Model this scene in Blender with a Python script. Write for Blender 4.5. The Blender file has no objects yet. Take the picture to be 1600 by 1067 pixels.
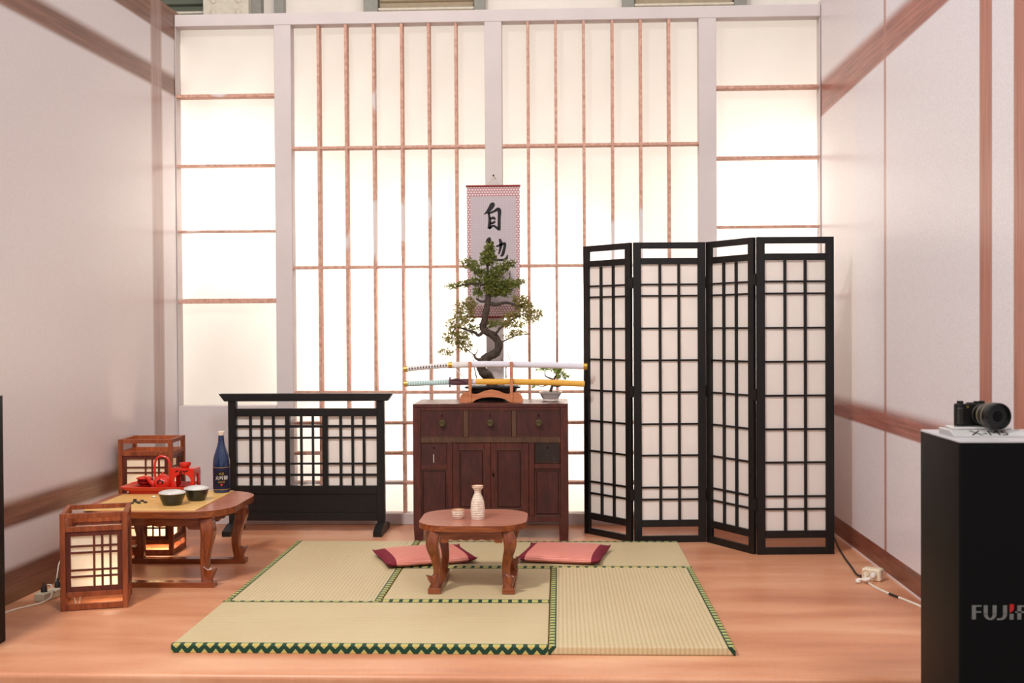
import bpy, bmesh, math, random
from mathutils import Vector, Matrix
random.seed(7)
SC = bpy.context.scene
COL = SC.collection
R = math.radians
PI = math.pi

# ------------------------------------------------------------------ camera
cam = bpy.data.cameras.new('camera')
cam.sensor_fit = 'HORIZONTAL'; cam.sensor_width = 36.0
cam.lens = 1821.7 / 1600 * 36.0
cam.clip_start = 0.1; cam.clip_end = 60
cam.dof.use_dof = True; cam.dof.focus_distance = 6.6; cam.dof.aperture_fstop = 5.0
camo = bpy.data.objects.new('camera', cam); COL.objects.link(camo)
right = Vector((0.99914784, 0.04084256, -0.00595647))
up = Vector((0.00535648, 0.01478421, 0.99987636))
fwd = Vector((-0.04092557, 0.99905621, -0.01455283))
m = Matrix((right, up, -fwd)).transposed().to_4x4()
m.translation = Vector((1.56678, -4.60249, 1.31019))
camo.matrix_world = m
SC.camera = camo

# ------------------------------------------------------------------ light and exposure
vs = SC.view_settings
vs.view_transform = 'Standard'; vs.look = 'None'; vs.gamma = 1.0; vs.use_curve_mapping = False
vs.exposure = 0.24
world = bpy.data.worlds.new('hall_light'); SC.world = world
world.use_nodes = True
bg = world.node_tree.nodes['Background']
bg.inputs[0].default_value = (1.0, 0.93, 0.90, 1); bg.inputs[1].default_value = 0.55

def area(name, loc, target, size, power, color=(1, .95, .9)):
    l = bpy.data.lights.new(name, 'AREA'); l.shape = 'DISK'; l.size = size; l.energy = power; l.color = color
    o = bpy.data.objects.new(name, l); COL.objects.link(o); o.location = loc
    o.rotation_euler = (Vector(target) - Vector(loc)).to_track_quat('-Z', 'Y').to_euler()
    return o
def point(name, loc, power, radius=.1, color=(1, .85, .68)):
    l = bpy.data.lights.new(name, 'POINT'); l.energy = power; l.shadow_soft_size = radius; l.color = color
    o = bpy.data.objects.new(name, l); COL.objects.link(o); o.location = loc
    return o
# hall spotlights high above, left and front of the stage
area('hall_spotlight', (-1.0, -3.0, 5.6), (1.0, 1.6, 0.2), 0.6, 250, (1, .95, .90))
area('hall_spotlight', (3.6, -4.5, 6.0), (1.4, 1.2, 0.4), 1.6, 120, (1, .95, .92))
# floodlights standing behind the cloth windows
point('backlight_lamp', (-0.66, 3.60, 2.15), 22, .10, (1, .95, .86))
point('backlight_lamp', (0.62, 3.46, 1.42), 32, .10, (1, .95, .87))
point('backlight_lamp', (1.62, 3.46, 1.28), 32, .10, (1, .95, .87))
point('backlight_lamp', (0.30, 3.60, 0.55), 11, .10, (1, .93, .84))
point('backlight_lamp', (1.85, 3.60, 0.55), 11, .10, (1, .93, .84))
point('backlight_lamp', (3.05, 3.58, 2.12), 19, .10, (1, .95, .86))

area('backlight_fill', (1.15, 5.6, 2.3), (1.15, 3.0, 1.9), 2.6, 20, (1, .95, .89))  # added broad fill light that evens out the cloth brightness

# ------------------------------------------------------------------ materials
def lin(c):
    c = c / 255.0
    return c / 12.92 if c <= 0.04045 else ((c + 0.055) / 1.055) ** 2.4
def rgb(r, g, b): return (lin(r), lin(g), lin(b), 1)
class NT:
    def __init__(s, name):
        s.m = bpy.data.materials.new(name); s.m.use_nodes = True
        s.t = s.m.node_tree; s.b = s.t.nodes['Principled BSDF']; s.out = s.t.nodes['Material Output']
    def n(s, typ, **kw):
        x = s.t.nodes.new(typ)
        for k, v in kw.items(): setattr(x, k, v)
        return x
    def l(s, a, b): s.t.links.new(a, b)
    def v(s, sock, val):
        if hasattr(val, 'is_output'): s.l(val, sock)
        else: sock.default_value = val
    def math(s, op, a, b=0.0, c=None):
        x = s.n('ShaderNodeMath', operation=op); s.v(x.inputs[0], a); s.v(x.inputs[1], b)
        if c is not None: s.v(x.inputs[2], c)
        return x.outputs[0]
    def coord(s, which='Object'): return s.n('ShaderNodeTexCoord').outputs[which]
    def xyz(s, vec):
        x = s.n('ShaderNodeSeparateXYZ'); s.l(vec, x.inputs[0]); return x.outputs
    def mapping(s, vec, scale=(1, 1, 1), rot=(0, 0, 0)):
        x = s.n('ShaderNodeMapping'); s.l(vec, x.inputs[0]); x.inputs['Scale'].default_value = scale
        x.inputs['Rotation'].default_value = rot; return x.outputs[0]
    def noise(s, vec, scale, detail=4, rough=.55, dist=0):
        x = s.n('ShaderNodeTexNoise'); s.l(vec, x.inputs['Vector']); x.inputs['Scale'].default_value = scale
        x.inputs['Detail'].default_value = detail; x.inputs['Roughness'].default_value = rough
        x.inputs['Distortion'].default_value = dist; return x.outputs[0]
    def ramp(s, fac, stops):
        x = s.n('ShaderNodeValToRGB'); s.l(fac, x.inputs[0]); e = x.color_ramp.elements
        while len(e) < len(stops): e.new(.5)
        for i, (p, c) in enumerate(stops): e[i].position = p; e[i].color = c
        return x.outputs[0]
    def mix(s, fac, a, b):
        x = s.n('ShaderNodeMix', data_type='RGBA'); s.v(x.inputs[0], fac); s.v(x.inputs[6], a); s.v(x.inputs[7], b)
        return x.outputs[2]
    def step(s, val, a, b):     # smoothstep 0..1 from a to b
        x = s.n('ShaderNodeMapRange', interpolation_type='SMOOTHSTEP'); s.v(x.inputs[0], val)
        s.v(x.inputs[1], a); s.v(x.inputs[2], b); return x.outputs[0]
    def band(s, val, a, b, soft=.01, soft2=None):
        soft2 = soft2 or soft
        return s.math('MULTIPLY', s.step(val, a - soft, a + soft), s.math('SUBTRACT', 1.0, s.step(val, b - soft2, b + soft2)))
    def bump(s, h, strength=.2, dist=.01):
        x = s.n('ShaderNodeBump'); s.l(h, x.inputs['Height']); x.inputs['Strength'].default_value = strength
        x.inputs['Distance'].default_value = dist; s.l(x.outputs[0], s.b.inputs['Normal'])
    def fin(s, color, rough=.5, spec=.5, metal=0, coat=0):
        s.v(s.b.inputs['Base Color'], color); s.v(s.b.inputs['Roughness'], rough)
        s.b.inputs['Specular IOR Level'].default_value = spec; s.b.inputs['Metallic'].default_value = metal
        if coat: s.b.inputs['Coat Weight'].default_value = coat; s.b.inputs['Coat Roughness'].default_value = .15
        return s.m
def plain(name, c, rough=.5, spec=.5, metal=0, var=.08, scale=25, coat=0):
    k = NT(name); nz = k.noise(k.coord(), scale, 4)
    a = tuple(x * (1 - var) for x in c[:3]) + (1,); b = tuple(min(1, x * (1 + var)) for x in c[:3]) + (1,)
    return k.fin(k.ramp(nz, [(.3, a), (.7, b)]), rough, spec, metal, coat)
def wood(name, dark, mid, light, axis=0, scale=9, rough=.38, spec=.5, stretch=12, bump=.05, coat=0):
    k = NT(name); sc = [stretch] * 3; sc[axis] = 1.0
    v = k.mapping(k.coord(), tuple(sc)); n1 = k.noise(v, scale * .35, 6, .6, 1.2); n2 = k.noise(v, scale * 2.2, 3, .6)
    f = k.math('ADD', k.math('MULTIPLY', n1, .75), k.math('MULTIPLY', n2, .25))
    k.bump(f, bump, .004)
    return k.fin(k.ramp(f, [(.30, dark), (.5, mid), (.72, light)]), rough, spec, 0, coat)
def cloth_mat(name, c, trans=.6, c2=None, wrinkle=.0):
    k = NT(name); nz = k.noise(k.mapping(k.coord(), (1, 1, .4)), 3, 4)
    col = k.ramp(nz, [(.3, c), (.7, c2 or c)])
    d = k.n('ShaderNodeBsdfDiffuse'); t = k.n('ShaderNodeBsdfTranslucent'); mx = k.n('ShaderNodeMixShader')
    k.l(col, d.inputs[0]); k.l(col, t.inputs[0]); mx.inputs[0].default_value = trans
    k.l(d.outputs[0], mx.inputs[1]); k.l(t.outputs[0], mx.inputs[2]); k.l(mx.outputs[0], k.out.inputs[0])
    return k.m
M = {}
M['frame_paint'] = plain('frame_paint', rgb(204, 194, 193), .55, .4, var=.05, scale=3)
def _lath():
    k = NT('raw_lath_wood'); v = k.coord(); n = k.noise(k.mapping(v, (6, 6, 6)), 6, 5)
    w = k.ramp(n, [(.3, rgb(178, 130, 112)), (.7, rgb(214, 172, 154))])
    p = k.step(k.noise(v, 1.7, 2), .60, .63)
    return k.fin(k.mix(p, w, rgb(214, 204, 204)), .6, .3)
M['lath'] = _lath()
M['window_cloth'] = cloth_mat('window_cloth', (.90, .85, .80, 1), .84, (.86, .81, .76, 1))
M['paper'] = cloth_mat('screen_paper', (.95, .91, .88, 1), .42, (.92, .87, .84, 1))
M['lantern_paper'] = cloth_mat('lantern_paper', (.93, .87, .76, 1), .55)

def _wallprint(side):
    k = NT('printed_wall_' + side); P = k.xyz(k.coord()); Y, Z = P[1], P[2]
    nz = k.noise(k.coord(), 150, 2, .5); n2 = k.noise(k.coord(), .9, 2)
    base = k.ramp(nz, [(.35, rgb(214, 208, 214)), (.62, rgb(226, 222, 228))])
    if side == 'left':
        base = k.mix(.35, base, rgb(228, 214, 208))
        g = k.noise(k.mapping(k.coord(), (1, 1, 26)), 2.2, 5, .6)
        wd = k.ramp(g, [(.3, rgb(104, 70, 58)), (.7, rgb(150, 106, 88))])
        z1 = k.band(Z, 2.825, 2.955, .018, .03); z0 = k.band(Z, 3.195, 3.6, .012)
        z2 = k.band(Z, .362, .487, .016, .03); z3 = k.band(Z, -.1, .165, .01, .02)
        v1 = k.band(Y, 2.60, 2.775, .02)
        f = z1
        for q in (z0, z2, z3): f = k.math('MAXIMUM', f, q)
        col = k.mix(f, base, wd)
        gv = k.noise(k.mapping(k.coord(), (26, 26, 1)), 2.2, 5, .6)
        wv = k.ramp(gv, [(.3, rgb(146, 114, 106)), (.7, rgb(178, 148, 136))])
        col = k.mix(k.math('MULTIPLY', v1, .85), col, wv)
        strip = k.band(Z, -.1, .05, .008)
        col = k.mix(strip, col, rgb(120, 84, 62))
    else:
        base = k.mix(k.math('MULTIPLY', k.step(Y, 2.115, 2.125), .22), base, rgb(238, 214, 202))
        g = k.noise(k.mapping(k.coord(), (1, 1, 30)), 2.4, 5, .62)
        wd = k.ramp(g, [(.3, rgb(120, 62, 52)), (.7, rgb(178, 108, 92))])
        gv = k.noise(k.mapping(k.coord(), (1, 30, 1)), 2.4, 5, .62)
        wv = k.ramp(gv, [(.3, rgb(146, 84, 68)), (.7, rgb(186, 122, 102))])
        zs = k.math('ADD', Z, k.math('MULTIPLY', k.math('SUBTRACT', Y, 1.72), .026))
        z1 = k.math('MULTIPLY', k.step(zs, 2.66, 2.68), k.math('SUBTRACT', 1.0, k.step(Z, 2.83, 2.90)))
        z2 = k.band(Z, .742, .855, .008, .035)
        z3 = k.band(Z, .012, .121, .002, .004)
        col = k.mix(z1, base, wd)
        t = k.band(Y, 1.505, 1.548, .008)
        col = k.mix(k.math('MULTIPLY', t, .8), col, wv)
        for a, b in ((.03, .165), (-.36, -.188)):
            col = k.mix(k.band(Y, a, b, .008), col, wv)
        col = k.mix(z2, col, wd)
        gb = k.ramp(k.noise(k.mapping(k.coord(), (1, 1, 9)), 5, 4), [(.3, rgb(92, 48, 38)), (.7, rgb(134, 76, 60))])
        col = k.mix(z3, col, gb)
    k.bump(nz, .06, .002)
    return k.fin(col, .30, .55)
M['wall_left'] = _wallprint('left'); M['wall_right'] = _wallprint('right')

def _floor():
    k = NT('printed_vinyl_floor'); v = k.coord()
    a = k.noise(k.mapping(v, (.35, 1.6, 1)), 2.3, 3, .5, .3)
    b = k.noise(k.mapping(v, (3, 60, 1)), 4, 3, .6)
    c = k.noise(k.mapping(v, (120, 3, 1)), 4, 2)
    f = k.math('ADD', k.math('MULTIPLY', a, .72), k.math('ADD', k.math('MULTIPLY', b, .16), k.math('MULTIPLY', c, .12)))
    col = k.ramp(f, [(.34, rgb(182, 116, 84)), (.5, rgb(206, 142, 106)), (.68, rgb(224, 172, 136))])
    k.bump(k.math('ADD', b, c), .05, .002)
    rg = k.ramp(a, [(.3, (.32, .32, .32, 1)), (.7, (.42, .42, .42, 1))])
    return k.fin(col, rg, .45)
M['floor'] = _floor()
M['hall_floor'] = plain('hall_floor', rgb(120, 112, 106), .6)
M['hall_white'] = plain('hall_white', rgb(232, 224, 216), .7, .2, var=.04, scale=4)
M['hall_cream'] = plain('hall_cream_steel', rgb(206, 198, 182), .5, .4)
M['hall_grey'] = plain('hall_grey_steel', rgb(140, 138, 130), .5, .4)
M['hall_green'] = plain('hall_green_shutter', rgb(92, 96, 82), .5, .4)
M['hall_beige'] = plain('hall_beige_shutter', rgb(176, 158, 132), .5, .4)

def _goza():
    k = NT('woven_rush'); v = k.coord(); P = k.xyz(v)
    w = k.math('SINE', k.math('MULTIPLY', P[1], 2 * PI / .0185))
    n = k.noise(k.mapping(v, (8, 90, 90)), 5, 3); big = k.noise(v, 2.2, 3)
    h = k.math('MULTIPLY_ADD', w, .5, .5); h = k.math('POWER', h, .5)
    f = k.math('ADD', k.math('MULTIPLY', h, .35), k.math('ADD', k.math('MULTIPLY', n, .35), k.math('MULTIPLY', big, .3)))
    col = k.ramp(f, [(.15, rgb(168, 144, 104)), (.45, rgb(198, 178, 138)), (.75, rgb(208, 192, 154))])
    k.bump(h, .5, .0025)
    return k.fin(col, .55, .3)
M['goza'] = _goza()
def _heri():
    k = NT('tatami_border_brocade'); P = k.xyz(k.coord('UV')); u, v = P[0], P[1]
    def tri(off):
        fr = k.math('FRACT', k.math('ADD', u, off)); return k.math('MULTIPLY', k.math('ABSOLUTE', k.math('SUBTRACT', fr, .5)), 2.0)
    t0, t1 = tri(0.0), tri(.5)
    def dia(t, c, h):   # |v-c| < h*(1-t*1.3)
        return k.math('LESS_THAN', k.math('ABSOLUTE', k.math('SUBTRACT', v, c)), k.math('MULTIPLY', k.math('SUBTRACT', 1.0, k.math('MULTIPLY', t, 1.65)), h))
    y = k.math('MAXIMUM', k.math('MAXIMUM', dia(t0, 0.0, .28), dia(t1, .50, .21)), k.math('MULTIPLY', k.math('LESS_THAN', t1, .62), k.band(v, .5, .90, .004)))
    inner = k.math('MAXIMUM', dia(t0, 0.0, .15), dia(t1, .50, .11))
    col = k.mix(y, rgb(26, 62, 46), rgb(176, 180, 114)); col = k.mix(inner, col, rgb(196, 168, 92))
    return k.fin(col, .6, .3)
M['heri'] = _heri()
M['red_wood'] = wood('polished_reddish_wood', rgb(88, 38, 16), rgb(132, 66, 32), rgb(164, 92, 48), 0, 8, .24, .5, 9, .02, .3)
M['red_wood_leg'] = wood('polished_reddish_leg', rgb(84, 36, 14), rgb(126, 60, 26), rgb(156, 82, 40), 2, 8, .24, .5, 9, .02, .3)
M['top_wood_sheen'] = wood('table_top_with_sheen', rgb(148, 84, 64), rgb(178, 110, 88), rgb(196, 130, 106), 0, 7, .33, .5, 10, .01, .3)  # pinkish reflection of the bright cloth is put into this wood colour
M['lantern_wood'] = wood('lantern_wood', rgb(96, 42, 20), rgb(138, 68, 36), rgb(164, 90, 52), 2, 8, .4, .4, 10, .03)
M['lantern_dark'] = wood('lantern_dark_wood', rgb(66, 26, 18), rgb(92, 40, 28), rgb(112, 52, 36), 2, 8, .4, .4, 10, .03)
M['black_wood'] = wood('black_stained_wood', rgb(9, 7, 8), rgb(15, 13, 13), rgb(24, 21, 21), 2, 8, .42, .4, 10, .03)
M['black_wood_h'] = wood('black_stained_rail', rgb(9, 7, 8), rgb(15, 13, 13), rgb(24, 21, 21), 0, 8, .42, .4, 10, .03)
def _cab(name, dark, mid, light):
    k = NT(name); v = k.coord(); n = k.noise(k.mapping(v, (7, 7, 1.6)), 4, 6, .65, .6); d = k.noise(v, 60, 4, .7); w = k.noise(v, 4.5, 5, .7)
    f = k.math('ADD', k.math('MULTIPLY', n, .7), k.math('MULTIPLY', d, .3))
    col = k.ramp(f, [(.3, dark), (.52, mid), (.75, light)])
    col = k.mix(k.math('MULTIPLY', k.step(w, .60, .74), .45), col, rgb(70, 54, 40))
    k.bump(d, .12, .002); return k.fin(col, k.ramp(w, [(.3, (.3, .3, .3, 1)), (.7, (.48, .48, .48, 1))]), .5)
M['cab'] = _cab('worn_red_lacquer', rgb(40, 15, 14), rgb(66, 25, 22), rgb(88, 38, 30))
M['cab_frame'] = _cab('worn_frame_lacquer', rgb(48, 18, 15), rgb(76, 29, 23), rgb(102, 46, 32))
M['cab_mould'] = _cab('rubbed_moulding', rgb(62, 38, 28), rgb(82, 54, 38), rgb(108, 76, 52))
M['cab_dark'] = _cab('dark_drawer_lacquer', rgb(26, 16, 14), rgb(38, 24, 21), rgb(54, 33, 29))
M['brass_old'] = plain('aged_brass', rgb(96, 84, 58), .4, .5, .8)
M['void'] = plain('dark_hole', rgb(10, 8, 8), .8, .1)
M['gold'] = plain('brass_gold', rgb(206, 164, 78), .3, .5, .9)
M['rack_wood'] = wood('orange_rack_wood', rgb(164, 92, 58), rgb(198, 124, 84), rgb(214, 148, 106), 0, 9, .4, .4, 8, .03)
M['white_lacquer'] = plain('white_lacquer', rgb(222, 220, 232), .2, .5, var=.02, coat=.4)
M['yellow_lacquer'] = plain('yellow_lacquer', rgb(226, 170, 66), .25, .5, var=.03, coat=.4)
M['mint'] = plain('mint_wrap', rgb(164, 194, 196), .6, .3)
M['mint_light'] = plain('mint_wrap_light', rgb(204, 222, 216), .6, .3)
M['white_wrap'] = plain('white_wrap', rgb(226, 220, 218), .6, .3)
M['dark_diamond'] = plain('dark_ray_skin', rgb(48, 44, 44), .6, .3)
M['purple_cord'] = plain('purple_brown_cord', rgb(98, 66, 72), .7, .3)
M['black_pot'] = plain('black_plastic_pot', rgb(20, 20, 22), .35, .5)
M['white_pot'] = plain('white_glazed_pot', rgb(232, 228, 228), .25, .5, coat=.3, var=.02)
M['soil'] = plain('dark_soil', rgb(46, 38, 30), .9, .1, var=.4, scale=90)
def _bark():
    k = NT('bonsai_bark'); n = k.noise(k.mapping(k.coord(), (3, 3, 1)), 30, 6, .7); k.bump(n, .6, .006)
    return k.fin(k.ramp(n, [(.3, rgb(40, 32, 28)), (.7, rgb(92, 80, 72))]), .8, .2)
M['bark'] = _bark()
def _leaf(name, a, b):
    k = NT(name); n = k.noise(k.coord(), 40, 2); c = k.ramp(n, [(.3, a), (.7, b)])
    d = k.n('ShaderNodeBsdfDiffuse'); t = k.n('ShaderNodeBsdfTranslucent'); mx = k.n('ShaderNodeMixShader'); mx.inputs[0].default_value = .25
    k.l(c, d.inputs[0]); k.l(c, t.inputs[0]); k.l(d.outputs[0], mx.inputs[1]); k.l(t.outputs[0], mx.inputs[2]); k.l(mx.outputs[0], k.out.inputs[0])
    return k.m
M['leaf'] = _leaf('bonsai_leaf', rgb(78, 94, 40), rgb(146, 150, 82))
M['leaf_loose'] = _leaf('bonsai_leaf_pale', rgb(108, 112, 56), rgb(170, 156, 98))
M['leaf_bright'] = _leaf('bonsai_leaf_bright', rgb(92, 128, 52), rgb(160, 176, 92))
M['pink_straw'] = (lambda k: k.fin(k.ramp(k.math('MULTIPLY_ADD', k.math('SINE', k.math('MULTIPLY', k.xyz(k.coord())[1], 2 * PI / .007)), .3, k.noise(k.mapping(k.coord(), (3, 70, 10)), 6, 3)), [(.2, rgb(196, 108, 98)), (.6, rgb(224, 142, 128)), (.9, rgb(232, 160, 144))]), .6, .3))(NT('pink_rush'))
M['burgundy'] = plain('burgundy_cotton', rgb(122, 36, 52), .75, .2, var=.12, scale=60)
M['bisque'] = (lambda k: (k.bump(k.math('SINE', k.math('MULTIPLY', k.xyz(k.coord())[2], 2 * PI / .011)), .35, .002), k.fin(k.ramp(k.noise(k.coord(), 70, 4), [(.3, rgb(214, 190, 170)), (.7, rgb(236, 220, 204))]), .5, .4))[1])(NT('ribbed_stoneware'))
M['rim_brown'] = plain('iron_rim_glaze', rgb(196, 142, 104), .5, .4)
M['red_lacquer'] = plain('red_lacquer', rgb(206, 42, 24), .22, .5, var=.04, coat=.4)
M['red_dark'] = plain('dark_red_lacquer', rgb(140, 22, 18), .25, .5, var=.05, coat=.3)
M['black_lacquer'] = plain('black_lacquer', rgb(18, 14, 14), .2, .5)
M['board'] = wood('pale_bamboo_board', rgb(214, 164, 92), rgb(228, 184, 112), rgb(236, 200, 134), 0, 8, .35, .4, 14, .02)
M['line'] = plain('board_line', rgb(186, 140, 80), .6)
M['bowl'] = plain('dark_green_bowl', rgb(24, 28, 22), .25, .5, coat=.3)
M['bowl_lid'] = plain('lid_with_pale_sheen', rgb(206, 206, 204), .25, .5, coat=.3, var=.03)  # reflection of the bright wall on a dark lid, put into the colour
M['stone_black'] = plain('black_go_stone', rgb(24, 26, 26), .35)
M['stone_white'] = plain('white_go_stone', rgb(234, 232, 226), .3)
M['blue_glass'] = plain('blue_glass', rgb(12, 36, 76), .12, .6, var=.1, scale=10, coat=.6)
M['label_navy'] = plain('navy_label', rgb(18, 20, 52), .4, .4)
M['label_black'] = plain('black_label_oval', rgb(12, 12, 18), .4, .4)
M['label_gold'] = plain('gold_print', rgb(186, 146, 72), .4, .5, .4)
M['label_white'] = plain('white_print', rgb(226, 220, 210), .5)
M['label_red'] = plain('red_seal', rgb(208, 56, 48), .5)
M['cap'] = plain('cream_cap', rgb(222, 206, 186), .3)
M['ped'] = plain('black_pedestal_laminate', rgb(3, 3, 4), .5, .16, var=.1)
M['ped_top'] = plain('pale_pedestal_top', rgb(186, 182, 186), .3, .4, var=.03)
M['logo_grey'] = plain('grey_lettering', rgb(104, 102, 100), .5)
M['logo_red'] = plain('red_lettering', rgb(176, 18, 20), .5)
M['cam_body'] = plain('black_camera_leatherette', rgb(8, 8, 8), .5, .3, var=.2, scale=300)
M['cam_metal'] = plain('grey_camera_metal', rgb(52, 49, 47), .4, .5, .4)
M['cam_lens'] = plain('black_lens_barrel', rgb(8, 8, 8), .35, .4)
M['cam_highlight'] = plain('ring_highlight_tan', rgb(112, 100, 80), .4, .5, .3)  # tan highlights on the black lens rings, put into the colour
M['glass_dark'] = plain('dark_lens_glass', rgb(2, 2, 3), .25, .15)
def _acr():
    k = NT('clear_acrylic'); k.fin((.96, .94, .94, 1), .04, .5); k.b.inputs['Transmission Weight'].default_value = .55; k.b.inputs['IOR'].default_value = 1.45; return k.m
M['acrylic'] = _acr()
M['ink'] = plain('black_ink', rgb(44, 40, 44), .7, .2, var=.2)
def _scroll():
    k = NT('scroll_slats'); P = k.xyz(k.coord())
    a = k.math('GREATER_THAN', k.math('FRACT', k.math('MULTIPLY', P[2], 1 / .0105)), .84)
    b = k.math('GREATER_THAN', k.math('FRACT', k.math('MULTIPLY', P[0], 1 / .0125)), .88)
    g = k.math('MAXIMUM', a, b)
    col = k.mix(k.math('MULTIPLY', g, .45), rgb(238, 230, 234), rgb(186, 176, 182))
    d = k.n('ShaderNodeBsdfDiffuse'); t = k.n('ShaderNodeBsdfTranslucent'); mx = k.n('ShaderNodeMixShader'); mx.inputs[0].default_value = .5
    k.l(col, d.inputs[0]); k.l(col, t.inputs[0]); k.l(d.outputs[0], mx.inputs[1]); k.l(t.outputs[0], mx.inputs[2]); k.l(mx.outputs[0], k.out.inputs[0])
    return k.m
M['scroll'] = _scroll()
def _scrollb():
    k = NT('scroll_border_print'); P = k.xyz(k.coord())
    row = k.math('FLOOR', k.math('MULTIPLY', P[2], 1 / .016)); off = k.math('MULTIPLY', k.math('MODULO', row, 2.0), .5)
    fx = k.math('SUBTRACT', k.math('FRACT', k.math('ADD', k.math('MULTIPLY', P[0], 1 / .018), off)), .5)
    fz = k.math('SUBTRACT', k.math('FRACT', k.math('MULTIPLY', P[2], 1 / .016)), .5)
    r = k.math('SQRT', k.math('ADD', k.math('MULTIPLY', fx, fx), k.math('MULTIPLY', fz, fz)))
    ring = k.band(r, .38, .62, .05)
    return k.fin(k.mix(ring, rgb(228, 206, 208), rgb(164, 112, 116)), .7, .2)
M['scroll_border'] = _scrollb()
M['rod'] = plain('dark_red_rod', rgb(134, 40, 40), .4)
M['string'] = plain('yellow_string', rgb(206, 186, 128), .7)
M['steel'] = plain('dark_nail', rgb(40, 36, 34), .4, .5, .7)
M['cable_white'] = plain('white_cable', rgb(222, 212, 196), .5)
M['cable_black'] = plain('black_cable', rgb(34, 32, 32), .5)
M['strip'] = plain('cream_plastic', rgb(230, 216, 190), .45)
M['strip_grey'] = plain('grey_cream_plastic', rgb(196, 186, 164), .45)
M['tape'] = plain('white_tape', rgb(232, 224, 216), .5)
def _bulb():
    k = NT('warm_bulb'); k.fin((1, .8, .5, 1), .4); k.b.inputs['Emission Color'].default_value = (1, .72, .42, 1); k.b.inputs['Emission Strength'].default_value = 3; return k.m
M['bulb'] = _bulb()

# ------------------------------------------------------------------ mesh helpers
def box(bm, x0, x1, y0, y1, z0, z1, bev=0.0, seg=1):
    vs_ = [bm.verts.new((x, y, z)) for x in (x0, x1) for y in (y0, y1) for z in (z0, z1)]
    F = [(0, 1, 3, 2), (4, 6, 7, 5), (0, 4, 5, 1), (2, 3, 7, 6), (0, 2, 6, 4), (1, 5, 7, 3)]
    fs = [bm.faces.new([vs_[i] for i in f]) for f in F]
    if bev > 0:
        es = list({e for f in fs for e in f.edges})
        bmesh.ops.bevel(bm, geom=es, offset=bev, segments=seg, affect='EDGES', profile=.5)
    return bm
def mk(name, bm, mat, parent=None, smooth=False, loc=None, rot=None):
    if smooth:
        for f in bm.faces: f.smooth = True
    bmesh.ops.recalc_face_normals(bm, faces=bm.faces)
    me = bpy.data.meshes.new(name); bm.to_mesh(me); bm.free()
    me.materials.append(M[mat] if isinstance(mat, str) else mat)
    if smooth:
        try: me.set_sharp_from_angle(angle=R(38))
        except Exception: pass
    o = bpy.data.objects.new(name, me); COL.objects.link(o)
    if parent: o.parent = parent
    if loc: o.location = loc
    if rot: o.rotation_euler = rot
    return o
def B(name, mat, parent, x0, x1, y0, y1, z0, z1, bev=.002, **kw):
    bm = bmesh.new(); box(bm, x0, x1, y0, y1, z0, z1, bev); return mk(name, bm, mat, parent, **kw)
def lathe(bm, prof, n=32, cx=0, cy=0, sx=1, sy=1):
    rings = []
    for r, z in prof:
        if r < 1e-5: rings.append([bm.verts.new((cx, cy, z))])
        else: rings.append([bm.verts.new((cx + sx * r * math.cos(2 * PI * i / n), cy + sy * r * math.sin(2 * PI * i / n), z)) for i in range(n)])
    for a, b in zip(rings, rings[1:]):
        for i in range(n):
            j = (i + 1) % n
            if len(a) == 1 and len(b) == 1: continue
            if len(a) == 1: bm.faces.new((a[0], b[i], b[j]))
            elif len(b) == 1: bm.faces.new((a[i], b[0], a[j]))
            else: bm.faces.new((a[i], b[i], b[j], a[j]))
    return bm
def tube(bm, pts, rad, n=8, sx=1.0, sz=1.0, caps=True):
    pts = [Vector(p) for p in pts]; rings = []; a = None
    for i, p in enumerate(pts):
        t = (pts[min(i + 1, len(pts) - 1)] - pts[max(i - 1, 0)]).normalized()
        if a is None:
            ref = Vector((0, 0, 1)) if abs(t.z) < .9 else Vector((1, 0, 0)); a = t.cross(ref).normalized()
        else: a = (a - t * a.dot(t)).normalized()
        b = a.cross(t).normalized()
        r = rad[i] if isinstance(rad, (list, tuple)) else rad
        rings.append([bm.verts.new(p + a * r * sx * math.cos(2 * PI * k / n) + b * r * sz * math.sin(2 * PI * k / n)) for k in range(n)])
    for a_, b_ in zip(rings, rings[1:]):
        for k in range(n): bm.faces.new((a_[k], a_[(k + 1) % n], b_[(k + 1) % n], b_[k]))
    if caps: bm.faces.new(rings[0][::-1]); bm.faces.new(rings[-1])
    return bm
def smooth_path(pts, sub=6):
    P = [Vector(p) for p in pts]; out = []
    for i in range(len(P) - 1):
        p0, p1, p2, p3 = P[max(i - 1, 0)], P[i], P[i + 1], P[min(i + 2, len(P) - 1)]
        for k in range(sub):
            t = k / sub
            out.append(.5 * ((2 * p1) + (p2 - p0) * t + (2 * p0 - 5 * p1 + 4 * p2 - p3) * t * t + (3 * p1 - p0 - 3 * p2 + p3) * t ** 3))
    return out + [P[-1]]
def prism(bm, outline, a, b, axis='y', bev=0):
    # outline of 2-D points extruded between a and b along an axis
    def P(u, v, w):
        return {'y': (u, w, v), 'z': (u, v, w), 'x': (w, u, v)}[axis]
    A = [bm.verts.new(P(u, v, a)) for u, v in outline]; Bv = [bm.verts.new(P(u, v, b)) for u, v in outline]
    f1 = bm.faces.new(A); f2 = bm.faces.new(Bv[::-1]); n = len(outline)
    for i in range(n): bm.faces.new((A[i], A[(i + 1) % n], Bv[(i + 1) % n], Bv[i]))
    if bev: bmesh.ops.bevel(bm, geom=list(set(f1.edges) | set(f2.edges)), offset=bev, segments=2, affect='EDGES', profile=.6)
    return bm
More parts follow.
